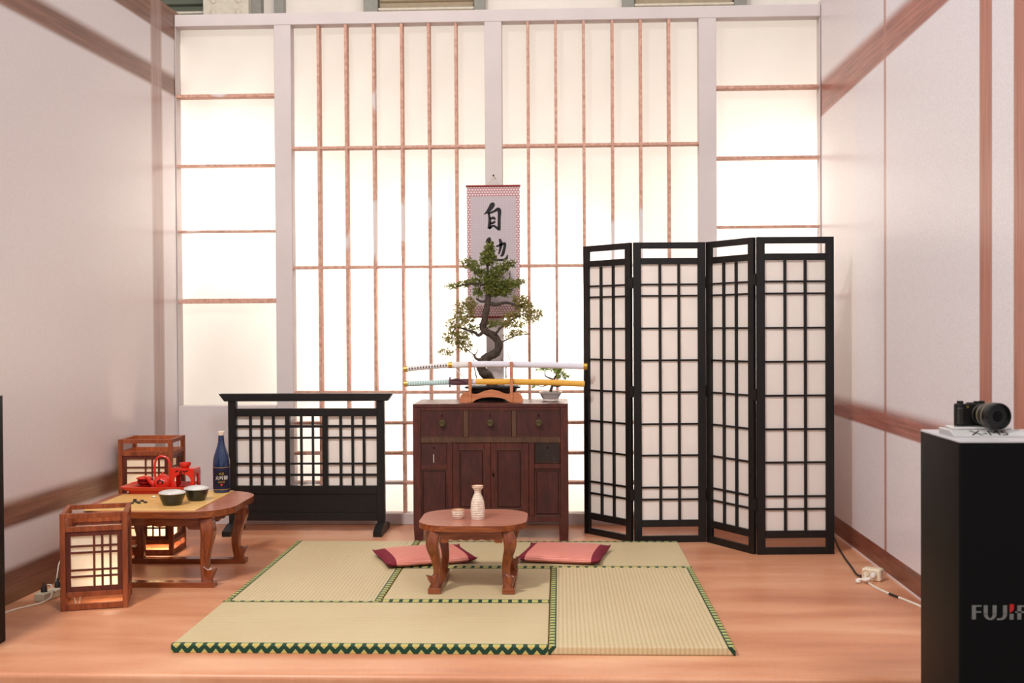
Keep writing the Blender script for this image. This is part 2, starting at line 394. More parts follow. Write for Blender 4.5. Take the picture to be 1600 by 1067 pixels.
def rrect(w, d, r, n=8, p=2.0):
    out = []
    for cx, cy, a0 in ((w / 2 - r, d / 2 - r, 0), (-w / 2 + r, d / 2 - r, 90), (-w / 2 + r, -d / 2 + r, 180), (w / 2 - r, -d / 2 + r, 270)):
        for i in range(n + 1):
            a = R(a0 + 90 * i / n); out.append((cx + r * math.cos(a), cy + r * math.sin(a)))
    return out
def tag(o, label, cat, group=None):
    o['label'] = label; o['category'] = cat
    if group: o['group'] = group
    return o
def thing(name, label, cat, loc=(0, 0, 0), rz=0, group=None):
    o = bpy.data.objects.new(name, None); COL.objects.link(o); o.empty_display_size = .05
    o.location = loc; o.rotation_euler = (0, 0, rz); return tag(o, label, cat, group)
def struct(o, label=None):
    o['kind'] = 'structure'
    if label: o['label'] = label
    return o
def sempty(name, label=None):
    o = bpy.data.objects.new(name, None); COL.objects.link(o); return struct(o, label)
def text_mesh(name, body, size, mat, parent, fn, shear=0, extrude=0):
    cu = bpy.data.curves.new(name, 'FONT'); cu.body = body; cu.size = size; cu.align_x = 'CENTER'; cu.resolution_u = 3; cu.shear = shear
    t = bpy.data.objects.new(name, cu); COL.objects.link(t)
    dg = bpy.context.evaluated_depsgraph_get(); dg.update()
    me = bpy.data.meshes.new_from_object(t.evaluated_get(dg)); bpy.data.objects.remove(t); bpy.data.curves.remove(cu)
    for v in me.vertices: v.co = fn(v.co.x, v.co.y)
    me.materials.clear(); me.materials.append(M[mat]); me.name = name
    o = bpy.data.objects.new(name, me); COL.objects.link(o); o.parent = parent; return o
def stroke(bm, pts, depth=.0012, sub=5):
    # brush stroke in the x-z plane facing -y; pts are (x, z, half-width)
    P = smooth_path([(x, w, z) for x, z, w in pts], sub); L = []; Rr = []
    for i, p in enumerate(P):
        t = P[min(i + 1, len(P) - 1)] - P[max(i - 1, 0)]; n = Vector((-t.z, 0, t.x))
        n = n.normalized() if n.length > 1e-9 else Vector((1, 0, 0)); w = max(p.y, .0004); c = Vector((p.x, -depth, p.z))
        L.append(bm.verts.new(c + n * w)); Rr.append(bm.verts.new(c - n * w))
    for i in range(len(P) - 1): bm.faces.new((L[i], L[i + 1], Rr[i + 1], Rr[i]))

# ------------------------------------------------------------------ the setting
YW = 3.0; HW = 3.36
def wl_x(y): return -1.046 + .0401 * (y - .78)
bm = bmesh.new(); prof = [(3.2, -.09), (3.2, 0)]
for i in range(7):
    a = R(90 + 15 * i); prof.append((-.255 + .022 * math.cos(a), -.022 + .022 * math.sin(a)))
prof.append((-.277, -.09))
prism(bm, prof, -1.35, 3.42, 'x'); struct(mk('floor', bm, 'floor', smooth=True), 'stage floor of printed orange wood-grain vinyl')
bm = bmesh.new(); box(bm, -6, 8, -9, 7.5, -.20, -.09); struct(mk('floor_hall', bm, 'hall_floor'), 'plain hall floor in front of the stage')
bm = bmesh.new()
o_ = [(wl_x(.30), .30), (wl_x(3.2), 3.2), (wl_x(3.2) - .05, 3.2), (wl_x(.30) - .05, .30)]
prism(bm, o_, 0, HW + .03, 'z'); struct(mk('wall_left', bm, 'wall_left'), 'pale fabric wall printed with brown wooden beams, on the left')
bm = bmesh.new(); box(bm, 3.256, 3.306, -.60, 3.2, 0, HW + .03); struct(mk('wall_right', bm, 'wall_right'), 'pale fabric wall printed with reddish beams, on the right')

wb = sempty('wall_back', 'white painted timber frame wall with cloth windows')
XL, XR = wl_x(3.0) + .002, 3.254
def wpart(name, x0, x1, z0, z1, dy=.1): return B(name, 'frame_paint', wb, x0, x1, YW, YW + dy, z0, z1, .003)
wpart('top_rail', XL, XR, 3.282, HW)
P1, P2, P3 = (-.297, -.185), (1.087, 1.199), (2.474, 2.586)
for a, b in (P1, P2, P3): wpart('post', a, b, 0, 3.2815)
wpart('post', XL, XL + .004, .7855, 3.2815); wpart('post', XR - .004, XR, .7855, 3.2815)
wpart('lower_panel', XL, P1[0] - .001, 0, .785); wpart('lower_panel', P3[1] + .001, XR, 0, .785)
wpart('bottom_rail', P1[1] + .001, P2[0] - .001, 0, .073); wpart('bottom_rail', P2[1] + .001, P3[0] - .001, 0, .073)

def cloth(name, x0, x1, z0, z1, y=YW + .105, nx=24, nz=40):
    bm = bmesh.new(); g = []
    for j in range(nz + 1):
        row = []
        for i in range(nx + 1):
            u, v = i / nx, j / nz; x = x0 + (x1 - x0) * u; z = z0 + (z1 - z0) * v
            e = min(u, 1 - u, v, 1 - v) * 8; e = min(1, e)
            w = .004 * math.sin(9 * x + 5 * z + 2 * math.sin(3 * z)) + .003 * math.sin(17 * x - 11 * z)
            row.append(bm.verts.new((x, y + .004 + w * e, z)))
        g.append(row)
    for j in range(nz):
        for i in range(nx): bm.faces.new((g[j][i], g[j][i + 1], g[j + 1][i + 1], g[j + 1][i]))
    return struct(mk(name, bm, 'window_cloth', smooth=True))
def lath(p, x0, x1, z0, z1, d=.085, y0=.004):
    j = random.uniform(-.002, .002)
    o = B('lath', 'lath', p, x0 + j, x1 + j, YW + y0, YW + d, z0, z1, .0015); return o
w1 = cloth('window_1', XL + .001, P1[0] + .01, .775, 3.29); w1['label'] = 'backlit cream cloth window with four wooden laths at the far left'
for z, h in ((2.827, .02), (2.369, .014), (1.936, .014), (1.477, .03)): lath(w1, XL + .0045, P1[0], z - h / 2, z + h / 2)
def bigwin(name, a, b, xs, label):
    w = cloth(name, a - .01, b + .01, .065, 3.29); w['label'] = label
    zs = (2.476, 1.693, .869, .667, .468, .273)
    for z in zs: lath(w, a, b, z - .009, z + .009, .078, .002)
    for x in xs: lath(w, x - .009, x + .009, .0735, 3.2815, .085, .005)
    return w
bigwin('window_2', P1[1], P2[0], (-.005, .177, .358, .541, .722, .899), 'tall backlit cloth window with a lath grid left of the hanging scroll')
bigwin('window_3', P2[1], P3[0], (1.367, 1.55, 1.733, 1.919, 2.101, 2.282), 'tall backlit cloth window with a lath grid right of the hanging scroll')
w4 = cloth('window_4', P3[1] - .01, XR - .001, .775, 3.29); w4['label'] = 'backlit cream cloth window with wooden laths above the folding screen'
for z, h in ((2.835, .02), (2.380, .018), (1.934, .014), (1.48, .03)): lath(w4, P3[1], XR - .0045, z - h / 2, z + h / 2)

# hall wall far behind, seen only above the stage wall
hw = sempty('wall_hall', 'white hall wall with steel columns and shutters, seen above the stage wall')
B('plaster', 'hall_white', hw, -5, 7, 6.05, 6.2, -.09, 5.2, 0)
def hcol(x0, x1, mat, dy=.12): return B('column', mat, hw, x0, x1, 6.05 - dy, 6.049, 0, 5.2, .004)
rp = hcol(-1.637, -1.222, 'hall_cream', .2); hcol(-1.222, -1.133, 'hall_grey', .1); hcol(-1.015, -.927, 'hall_grey', .1)
bmr = bmesh.new(); lathe(bmr, [(.03, 0), (.028, .012), (.016, .022), (0, .025)], 10); rv = None
for z in (4.03, 4.14, 4.25, 4.36):
    for x in (-1.545, -1.315):
        if rv is None: rv = mk('rivet', bmr, 'hall_cream', rp, True); o = rv
        else: o = rv.copy(); COL.objects.link(o)
        o.location = (x, 5.849, z); o.rotation_euler = (R(90), 0, 0)
hcol(-.192, -.063, 'hall_grey'); hcol(.812, .907, 'hall_grey'); hcol(2.145, 2.25, 'hall_grey'); hcol(3.142, 3.252, 'hall_grey')
def shutter(x0, x1, mat):
    s = B('shutter', mat, hw, x0, x1, 6.0, 6.049, 3.4, 5.1, 0)
    for i in range(12):
        z = 3.44 + i * .135; bm = bmesh.new(); box(bm, x0 + .01, x1 - .01, -.02, .02, 0, .12, .003); mk('slat', bm, mat, s, loc=(0, 5.975, z), rot=(R(-14), 0, 0))
    B('sill', 'hall_cream', s, x0, x1, 5.93, 6.0, 4.16, 4.18, .003)
shutter(-2.9, -1.64, 'hall_green'); shutter(-.06, .81, 'hall_beige'); shutter(2.252, 3.14, 'hall_beige')

# ------------------------------------------------------------------ tatami mats
TH = .034
def mat(cx, cy, L, Wd, rot, label, half=False):
    t = thing('tatami_mat', label, 'tatami mat', (cx, cy, 0), R(rot), 'five tatami mats laid in a square')
    bw = .030
    bm = bmesh.new(); prism(bm, rrect(L, Wd - .004, .012, 4), .001, TH, 'z', .006); mk('woven_mat', bm, 'goza', t)
    for s in (-1, 1):
        bm = bmesh.new(); uvl = bm.loops.layers.uv.new('UVMap')
        pr = [(0, 0.001), (0, TH - .005), (.0015, TH - .0015), (.005, TH + .001), (bw, TH + .0012), (bw, TH - .003), (.006, .001)]
        vv = [0, .45, .50, .55, 1, 1, 0]; e = [-L / 2 - .0008, L / 2 + .0008]
        rings = [[bm.verts.new((x, s * (Wd / 2 - p[0]), p[1])) for p in pr] for x in e]
        n = len(pr)
        for i in range(n):
            j = (i + 1) % n; f = bm.faces.new((rings[0][i], rings[1][i], rings[1][j], rings[0][j]))
            for lp, (x, q) in zip(f.loops, ((0, i), (1, i), (1, j), (0, j))): lp[uvl].uv = (e[x] / .046, vv[q])
        for q, r in ((0, rings[0]), (1, rings[1])):
            f = bm.faces.new(r)
            for lp in f.loops: lp[uvl].uv = ((s * lp.vert.co.y) / .046, lp.vert.co.z / .07)
        mk('cloth_border', bm, 'heri', t)
    return t
g = .002
mat(.757, .375, 1.512, .748, 0, 'tatami mat lying along the front edge of the square')
mat(1.884, .754, 1.508, .736, 90, 'tatami mat along the right side, in front of the folding screen')
mat(1.494, 1.878, 1.512, .742, 0, 'rear tatami mat in front of the cabinet, under the right pink cushion')
mat(.367, 1.503, 1.494, .730, 90, 'tatami mat along the left side, nearest the low go table')
mat(1.124, 1.128, .776, .748, 0, 'half-size square tatami mat in the middle, under the small table')

# ------------------------------------------------------------------ cushions
def cushion(cx, cy, rz, label, Lx=.47, Ly=.44, T=.056):
    t = thing('floor_cushion', label, 'cushion', (cx, cy, TH + .001), R(rz), 'pink floor cushions with burgundy ends')
    N = 36
    def hgt(u, v):
        e = (1 - abs(u) ** 5) ; f = (1 - abs(v) ** 5); return max(0, e * f) ** .5
    def pos(i, j, top):
        u = -1 + 2 * i / N; v = -1 + 2 * j / N
        pin = 1 - .035 * (1 - abs(u) ** 2) * abs(v) ** 4 ; pin2 = 1 - .05 * (1 - v * v) * abs(u) ** 4
        h = hgt(u, v); mid = .36 * T + .016 * (abs(u) * abs(v)) ** 8
        z = mid + (T - mid) * h * (1 - .06 * (u * u + v * v)) if top else mid * (1 - h)
        return (u * Lx / 2 * pin2, v * Ly / 2 * pin, z)
    def piece(name, i0, i1, m_):
        bm = bmesh.new(); G = {}
        for top in (0, 1):
            for i in range(i0, i1 + 1):
                for j in range(N + 1):
                    k = (i, j, 0 if (j in (0, N) or i in (0, N)) else top)
                    if k not in G: G[k] = bm.verts.new(pos(i, j, k[2]))
                    G[(i, j, top)] = G[k]
        for top in (0, 1):
            for i in range(i0, i1):
                for j in range(N):
                    q = [G[(i, j, top)], G[(i + 1, j, top)], G[(i + 1, j + 1, top)], G[(i, j + 1, top)]]
                    bm.faces.new(q)
        mk(name, bm, m_, t, True)
    piece('rush_cover', 4, N - 4, 'pink_straw'); piece('end_panel', 0, 4, 'burgundy'); piece('end_panel', N - 4, N, 'burgundy')
cushion(.825, 1.70, 20, 'pink rush cushion with burgundy ends, left of the small table', .50, .40)
cushion(1.585, 1.775, -10, 'pink rush cushion with burgundy ends, right of the small table', .46, .43)

# ------------------------------------------------------------------ low tables with cabriole legs
def cabriole(bm, cx, cy, sx, sy, z0, z1, s=1.0):
    # axis-aligned square sections, centre swinging outwards at knee and foot
    prof = [(1.0, .000, .026), (.93, .004, .029), (.82, .012, .030), (.70, .012, .028), (.55, .002, .024), (.38, -.007, .020), (.24, -.008, .0185), (.12, -.002, .020), (.0, .004, .022)]
    pts = smooth_path([(f, o * s, h * s) for f, o, h in prof], 4); rings = []
    for p in pts:
        z = z0 + (z1 - z0) * p.x; c = (cx + sx * p.y, cy + sy * p.y); h = p.z; k = h * .72
        ring = []
        for a, b in ((h, k), (k, h), (-k, h), (-h, k), (-h, -k), (-k, -h), (k, -h), (h, -k)): ring.append(bm.verts.new((c[0] + a, c[1] + b, z)))
        rings.append(ring)
    for a, b in zip(rings, rings[1:]):
        for i in range(8): bm.faces.new((a[i], a[(i + 1) % 8], b[(i + 1) % 8], b[i]))
    bm.faces.new(rings[0]); bm.faces.new(rings[-1][::-1])
    # pointed toe flaring out above the foot
    ang = math.atan2(sy * .28, sx); prof2 = [(-.008, 0), (.017, 0), (.022, .018), (.030, .040), (.043, .060), (.030, .055), (.018, .048), (.012, .054), (-.008, .070)]
    start = len(bm.verts); prism(bm, [(u * s, v * s) for u, v in prof2], -.0185 * s, .0185 * s, 'y', .003); bm.verts.ensure_lookup_table()
    for v in list(bm.verts)[start:]:
        x, y = v.co.x, v.co.y; v.co = Vector((cx + sx * .003 + x * math.cos(ang) - y * math.sin(ang), cy + sy * .003 + x * math.sin(ang) + y * math.cos(ang), z0 + v.co.z))
def low_table(name, label, cx, cy, zb, W, D, H, rad, lx, ly, s, skid, topm='top_wood_sheen'):
    t = thing(name, label, 'table', (cx, cy, zb))
    tt = .028 * s
    bm = bmesh.new(); prism(bm, rrect(W, D, rad, 14), H - tt, H, 'z', .006); tp_ = mk('table_top', bm, topm, t, True); tp_.data.materials.append(M['red_wood'])
    for pl in tp_.data.polygons:
        if abs(pl.normal.z) < .75: pl.material_index = 1
    hs = .026
    for sx in (-1, 1):
        for sy in (-1, 1):
            bm = bmesh.new(); cabriole(bm, sx * lx, sy * ly, sx, sy, hs, H - tt, s); mk('leg', bm, 'red_wood_leg', t, True)
    if skid == 'y':
        for sx in (-1, 1): B('skid', 'red_wood', t, sx * (lx + .004) - .030, sx * (lx + .004) + .030, -ly - .035, ly + .035, 0, hs, .002)
    else:
        for sy in (-1, 1): B('skid', 'red_wood', t, -lx - .045, lx + .045, sy * (ly + .004) - .030, sy * (ly + .004) + .030, 0, hs, .002)
    def apron(L, rot):
        for q in (-1, 1):
            n = 36; out = []
            for i in range(n + 1):
                u = -1 + 2 * i / n; a = abs(u)
                d = .058 * s if a > .78 else (.058 * s - .014 * s * min(1, (.78 - a) / .06) + .006 * s * abs(math.sin(a * 9)) - .004 * s)
                out.append((u * L / 2, H - tt - d))
            out += [(L / 2, H - tt), (-L / 2, H - tt)]
            bm = bmesh.new(); off = (ly if rot == 0 else lx) + .008
            prism(bm, out, q * off - .010, q * off + .010, 'y'); mk('apron', bm, 'red_wood', t, rot=(0, 0, R(rot)))
    apron(2 * (lx - .026 * s), 0); apron(2 * (ly - .026 * s), 90)
    return t
low_table('small_low_table', 'small square low table with curved legs holding a sake flask', 1.142, 1.118, TH + .0013, .522, .512, .326, .165, .172, .20, 1.0, 'y')
low_table('large_low_table', 'large reddish low table with rounded top holding a go board and red tea set', -.492, 1.478, 0, .785, .75, .388, .22, .275, .29, 1.15, 'x')

# sake flask and cup
ZT = TH + .326
t = thing('sake_flask', 'pale ribbed stoneware sake flask on the small table', 'flask', (1.162, 1.07, ZT))
bm = bmesh.new(); lathe(bm, [(0, 0), (.030, 0), (.033, .004), (.0345, .03), (.035, .055), (.032, .085), (.024, .110), (.0165, .126), (.0150, .136), (.018, .144), (.027, .154), (.0285, .162), (.026, .163), (.021, .156), (.012, .142), (0, .140)], 32)
for v in bm.verts:      # pinched dent on the front right
    d = (v.co - Vector((.018, -.032, .062))); f = math.exp(-((d.x / .014) ** 2 + (d.y / .02) ** 2 + (d.z / .028) ** 2)); v.co.x *= 1 - .22 * f; v.co.y *= 1 - .22 * f
mk('flask_body', bm, 'bisque', t, True)
bm = bmesh.new(); lathe(bm, [(.0272, .1595), (.0292, .1615), (.0285, .165), (.0262, .1645), (.0255, .1615)], 32); mk('rim', bm, 'rim_brown', t, True)
t = thing('sake_cup', 'small pale ribbed sake cup left of the sake flask', 'cup', (1.065, 1.075, ZT))
bm = bmesh.new(); lathe(bm, [(0, 0), (.019, 0), (.021, .004), (.028, .012), (.031, .028), (.032, .045), (.0295, .046), (.028, .02), (0, .012)], 32); mk('cup_body', bm, 'bisque', t, True)
bm = bmesh.new(); lathe(bm, [(.0312, .043), (.0328, .0445), (.032, .048), (.0295, .0478), (.029, .044)], 32); mk('rim', bm, 'rim_brown', t, True)

# ------------------------------------------------------------------ cabinet
CX0, CW, CD, CH, CYF = .675, .940, .45, .832, 2.42
cab = thing('wooden_cabinet', 'dark red lacquered wooden cabinet with five drawers and double doors', 'cabinet', (CX0 + CW / 2, CYF + CD / 2, 0))
def cx_(p): return (p - 110) * 1.149e-3 - CW / 2
def cz_(p): return CH - (p - 308) * (CH / 710)
yF = -CD / 2
def cb(name, mat_, x0, x1, z0, z1, y0, y1, bev=.002, par=None): return B(name, mat_, par or cab, cx_(x0), cx_(x1), y0, y1, cz_(z1), cz_(z0), bev)
B('cabinet_top', 'cab_frame', cab, -CW / 2, CW / 2, yF, CD / 2, CH - .022, CH, .003)
B('back_panel', 'cab', cab, -CW / 2 + .03, CW / 2 - .03, CD / 2 - .02, CD / 2 - .006, .13, CH - .0222, 0)
for s in (-1, 1): B('side_panel', 'cab', cab, s * CW / 2 - (.014 if s > 0 else -.002), s * CW / 2 - (.002 if s > 0 else -.014), yF + .04, CD / 2 - .04, .13, CH - .0222, .001)
B('bottom_board', 'cab', cab, -CW / 2 + .03, CW / 2 - .03, yF + .03, CD / 2 - .02, .135, .15, 0)
for x0, x1 in ((110, 150), (887, 928)):
    bm = bmesh.new(); a, b = cx_(x0), cx_(x1); lt = x0 < 500
    prism(bm, [(a, CH - .0225), (b, CH - .0225), (b if lt else b, cz_(900)), (b + (.012 if lt else 0), cz_(925)), (b + (.008 if lt else -.004), .0), (a + (.006 if lt else -.008), 0), (a - (0 if lt else .012), cz_(925)), (a, cz_(900))], yF, yF + .045, 'y'); mk('front_stile', bm, 'cab_frame', cab)
    bm = bmesh.new(); box(bm, a, b, CD / 2 - .045, CD / 2, 0, CH - .0225, .002); mk('rear_leg', bm, 'cab_frame', cab)
cb('front_rail', 'cab_frame', 150.2, 886.8, 327, 342, yF + .001, yF + .03)
cb('front_rail', 'cab_mould', 150.2, 886.8, 481, 509, yF + .002, yF + .03)
for a, b in ((377, 403), (632, 656)): cb('drawer_divider', 'cab_mould', a, b, 342.4, 480.6, yF + .002, yF + .03)
for a, b in ((290, 318), (720, 750)): cb('stile_divider', 'cab_frame', a, b, 509.4, 888, yF + .002, yF + .03)
cb('front_rail', 'cab_frame', 150.2, 289.8, 620, 646, yF + .002, yF + .03); cb('front_rail', 'cab_frame', 750.2, 886.8, 616, 644, yF + .002, yF + .03)
cb('front_rail', 'cab_frame', 150.2, 886.8, 889, 916, yF + .002, yF + .03)
def mould(par, x0, x1, z0, z1, y, w=3.5, mat_='cab_mould'):
    cb('moulding', mat_, x0, x1, z0, z0 + w, y, y + .006, .001, par); cb('moulding', mat_, x0, x1, z1 - w, z1, y, y + .006, .001, par)
    cb('moulding', mat_, x0, x0 + w, z0 + w, z1 - w, y, y + .006, .001, par); cb('moulding', mat_, x1 - w, x1, z0 + w, z1 - w, y, y + .006, .001, par)
def keyhole(par, x, z, y, s=1.0):
    bm = bmesh.new(); o = [(cx_(x) + .0038 * s * math.cos(a), cz_(z) + .0038 * s * math.sin(a)) for a in [R(-50 + 280 * i / 10) for i in range(11)]]
    o += [(cx_(x) - .0026 * s, cz_(z) - .012 * s), (cx_(x) + .0026 * s, cz_(z) - .012 * s)]
    prism(bm, o, y - .0008, y + .002, 'y'); mk('keyhole', bm, 'void', par)
for a, b in ((152, 375), (405, 630), (658, 885)):
    d = cb('drawer', 'cab', a + 2, b - 2, 344.5, 478.5, yF + .006, yF + .028)
    mould(d, a, b, 343, 480, yF + .003)
    x, z = (a + b) / 2 + 1, 408; keyhole(d, x, 366, yF + .006, 1.1)
    bm = bmesh.new(); lathe(bm, [(0, 0), (.022, 0), (.021, .003), (.008, .005), (.007, .014), (.013, .017), (.018, .024), (.018, .030), (.014, .034), (.012, .0335), (0, .0335)], 24)
    mk('knob', bm, 'brass_old', d, True, loc=(cx_(x), yF + .0055, cz_(z)), rot=(R(90), 0, 0))
for a, b, z0, z1, m_ in ((150, 290, 511, 619, 'cab'), (752, 885, 509, 613, 'cab_dark')):
    d = cb('small_drawer', m_, a + 3, b - 3, z0 + 2, z1 - 2, yF + .007, yF + .028); mould(d, a + .5, b - .5, z0, z1, yF + .004, 2.5)
    keyhole(d, (a + b) / 2, z0 + 22, yF + .007, 1.1)
    if a < 300: cb('pull_tab', 'label_white', 217, 220, 568, 612, yF + .003, yF + .007, .0005, d)
for a, b, pa, pb in ((319, 519, 350, 485), (520, 719, 548, 685)):
    d = cb('door', 'cab_frame', a, b, 511, 888, yF + .012, yF + .028)
    for q in ((a, pa, 511, 888), (pb, b, 511, 888), (pa, pb, 511, 543), (pa, pb, 852, 888)): cb('door_rail', 'cab_frame', q[0] + .2, q[1] - .2, q[2] + .2, q[3] - .2, yF + .004, yF + .0125, .0015, d)
    mould(d, pa - 1, pb + 1, 542, 853, yF + .002, 4)
    cb('raised_panel', 'cab', pa + 9, pb - 9, 556, 842, yF + .005, yF + .0125, .004, d)
    if a > 400: keyhole(d, 534, 670, yF + .0035, 1.6)
for a, b in ((152, 290), (752, 885)):
    d = cb('fixed_panel', 'cab', a + 1, b - 1, 648, 888, yF + .012, yF + .026); mould(d, a, b, 647, 888.5, yF + .004)
    cb('raised_panel', 'cab', a + 9, b - 9, 658, 878, yF + .006, yF + .0125, .004, d)

# ------------------------------------------------------------------ sword rack and swords
ZC = CH
rk = thing('sword_rack', 'orange wooden two-tier sword rack on top of the cabinet', 'sword rack', (1.143, 2.55, ZC))
n = 28; lo = []; hi = []
for i in range(n + 1):
    u = -1 + 2 * i / n; x = u * .195; a = abs(u)
    zt_ = .062 + .016 * max(0, 1 - a / .35) ** .8 * 1.0 - .012 * math.exp(-((a - .5) / .16) ** 2)
    if a > .82: zt_ *= max(.08, (1 - ((a - .82) / .18) ** 2.2)) ** .5
    zb_ = .034 * max(0, 1 - (a / .58) ** 2) ** .6 if a < .58 else 0
    lo.append((x, zb_)); hi.append((x, max(zt_, zb_ + .004)))
bm = bmesh.new(); prism(bm, lo + hi[::-1], -.022, .004, 'y'); mk('arched_base', bm, 'rack_wood', rk)
bm = bmesh.new(); prism(bm, lo + hi[::-1], .044, .058, 'y'); mk('arched_base', bm, 'rack_wood', rk)
for x in (-.128, .127):
    u = B('upright', 'rack_wood', rk, x - .0095, x + .0095, -.030, -.016, 0, .252, .003)
    for z in (.082, .192): B('peg', 'rack_wood', u, x - .0085, x + .0085, -.0165, .032, z, z + .012, .002)
    B('cross_piece', 'rack_wood', u, x - .0095, x + .0095, -.0165, .05, 0.002, .03, .002)
def katana(label, pts, hs, ge, kind):
    t = thing('katana', label, 'sword', (pts[0][0], 2.558, 0), 0, 'two sheathed swords on the rack')
    x0 = pts[0][0]; P = smooth_path([(x - x0, 0, z) for x, z in pts], 10)
    def seg(name, a, b, r, mat_, par=t, sx=.68):
        q = [p for p in P if a - x0 < p.x < b - x0]
        def at(xx):
            for p, s in zip(P, P[1:]):
                if p.x <= xx <= s.x: k = (xx - p.x) / (s.x - p.x); return p.lerp(s, k)
            return P[-1] if xx > P[-1].x else P[0]
        q = [at(a - x0)] + q + [at(b - x0)]; bm = bmesh.new(); tube(bm, q, r, 16, sx, 1.0); return mk(name, bm, mat_, par, True), at
    if kind == 'white':
        sc, at = seg('scabbard', 1.0, 1.716, .0190, 'white_lacquer'); seg('end_cap', 1.712, 1.734, .0208, 'gold')
        h, _ = seg('handle', .625, .882, .0165, 'white_wrap'); seg('pommel', .604, .627, .0185, 'gold'); seg('collar', .880, .905, .0190, 'gold')
        seg('cord_wrap', .904, 1.001, .0198, 'white_wrap')
        for i in range(14):
            c = at(.640 + i * .0175 - x0); bm = bmesh.new(); prism(bm, [(c.x - .0045, c.z), (c.x, c.z - .009), (c.x + .0045, c.z), (c.x, c.z + .009)], -.0128, -.011, 'y'); mk('diamond', bm, 'dark_diamond', h)
        bm = bmesh.new(); a = at(.92 - x0); tube(bm, smooth_path([(a.x, -.014, a.z - .008), (a.x + .022, -.0150, a.z - .04), (a.x + .045, -.0152, a.z - .065), (a.x + .058, -.0150, a.z - .080)], 5), .006, 8, 1, .5); mk('hanging_cord', bm, 'white_wrap', t, True)
    else:
        sc, at = seg('scabbard', 1.047, 1.718, .0185, 'yellow_lacquer'); seg('collar', 1.003, 1.048, .0186, 'white_lacquer')
        h, _ = seg('handle', .625, .886, .0155, 'mint'); seg('pommel', .604, .627, .0175, 'gold'); seg('cord_wrap', .896, 1.004, .0196, 'purple_cord')
        for i in range(16):
            c = at(.640 + i * .0155 - x0); seg('wrap_turn', c.x + x0 - .0033, c.x + x0 + .0033, .0168, 'mint_light', h)
        c = at(.889 - x0); bm = bmesh.new(); lathe(bm, [(0, -.0035), (.032, -.0035), (.034, 0), (.032, .0035), (0, .0035)], 24); g_ = mk('guard', bm, 'purple_cord', t, True, loc=(c.x, 0, c.z), rot=(0, R(90), 0)); g_.scale = (1, .75, 1)
        bm = bmesh.new(); a = at(.90 - x0); tube(bm, smooth_path([(a.x, -.012, a.z + .012), (a.x + .03, -.0155, a.z + .018), (a.x + .075, -.0155, a.z + .008), (a.x + .105, -.0145, a.z - .012)], 5), .0055, 8); mk('hanging_cord', bm, 'purple_cord', t, True)
    return t
katana('white sword with black-dotted white grip on the upper tier', [(.604, 1.0375), (.75, 1.052), (.906, 1.0625), (1.143, 1.0675), (1.469, 1.0605), (1.734, 1.050)], None, None, 'white')
katana('yellow sheathed sword with mint grip on the lower tier', [(.604, .947), (.75, .953), (.89, .9575), (1.154, .959), (1.469, .954), (1.719, .943)], None, None, 'yellow')

# ------------------------------------------------------------------ bonsai trees
def leaves(bm, c, rx, ry, rz, n, size, up=.3):
    for _ in range(n):
        while True:
            p = Vector((random.uniform(-1, 1), random.uniform(-1, 1), random.uniform(-1, 1)))
            if p.length <= 1 and p.length > random.random() * .8: break
        jj = random.uniform(.65, 1.2) * (1 + .22 * math.sin(p.x * 7 + c[0] * 90) * math.sin(p.z * 6 + c[2] * 70)); q = Vector((c[0] + p.x * rx * jj, c[1] + p.y * ry, c[2] + p.z * rz * jj))
        for _k in range(3):
            d = (Vector((random.gauss(0, 1), random.gauss(0, 1), random.gauss(0, 1) + up)) + p * .8).normalized(); s = d.cross(Vector((random.gauss(0, 1), random.gauss(0, 1), random.gauss(0, 1)))).normalized()
            L = size * random.uniform(.7, 1.25); w = L * .27
            v = [q, q + d * L * .5 + s * w, q + d * L, q + d * L * .5 - s * w]
            bm.faces.new([bm.verts.new(x) for x in v])
BX, BY = 1.13, 2.70
def bp(px, py, dy=0): return Vector((.812 + (px - 686) * .004012 - BX, dy, 1.129 + (553 - py) * .00398 - ZC))
bt = thing('bonsai_tree', 'tall bonsai with S-curved trunk in a black tray pot', 'bonsai', (BX, BY, ZC))
bm = bmesh.new()
def ring_(w, d, z): return [bm.verts.new((u + .018, v, z)) for u, v in rrect(w, d, .02, 4)]
rs = [ring_(.25, .13, .006), ring_(.30, .165, .080), ring_(.345, .20, .084), ring_(.345, .20, .093), ring_(.315, .175, .093), ring_(.30, .165, .075)]
for a, b in zip(rs, rs[1:]):
    for i in range(len(a)): bm.faces.new((a[i], a[(i + 1) % len(a)], b[(i + 1) % len(a)], b[i]))
bm.faces.new(rs[0]); mk('pot', bm, 'black_pot', bt)
for x in (-.09, .126): B('pot_foot', 'black_pot', bt, x - .015, x + .015, -.045, .045, 0, .0065, .001)
bm = bmesh.new(); prism(bm, [(u + .018, v) for u, v in rrect(.302, .167, .02, 4)], .076, .086, 'z'); mk('soil', bm, 'soil', bt)
tr = smooth_path([bp(768, 606), bp(764, 592), bp(752, 579), bp(753, 566), bp(763, 558), bp(775, 551), bp(779, 539), bp(772, 526), bp(760, 519), bp(754, 512), bp(757, 499, -.01), bp(761, 478, -.01), bp(763, 460), bp(763, 439), bp(762, 412), bp(765, 386)], 5)
rad = [max(.005, (.033 - .014 * (i / 55) if i < 55 else .019 - (i - 55) * .0008) * (1 + .07 * math.sin(i * 1.1) + .05 * math.sin(i * 2.3))) for i in range(len(tr))]
bm = bmesh.new(); tube(bm, tr, rad, 12); mk('trunk', bm, 'bark', bt, True)
def branch(pts, r0=.012, r1=.004, par=None):
    P = smooth_path(pts, 5); bm = bmesh.new(); tube(bm, P, [r0 + (r1 - r0) * i / (len(P) - 1) for i in range(len(P))], 7); mk('branch', bm, 'bark', par or bt, True)
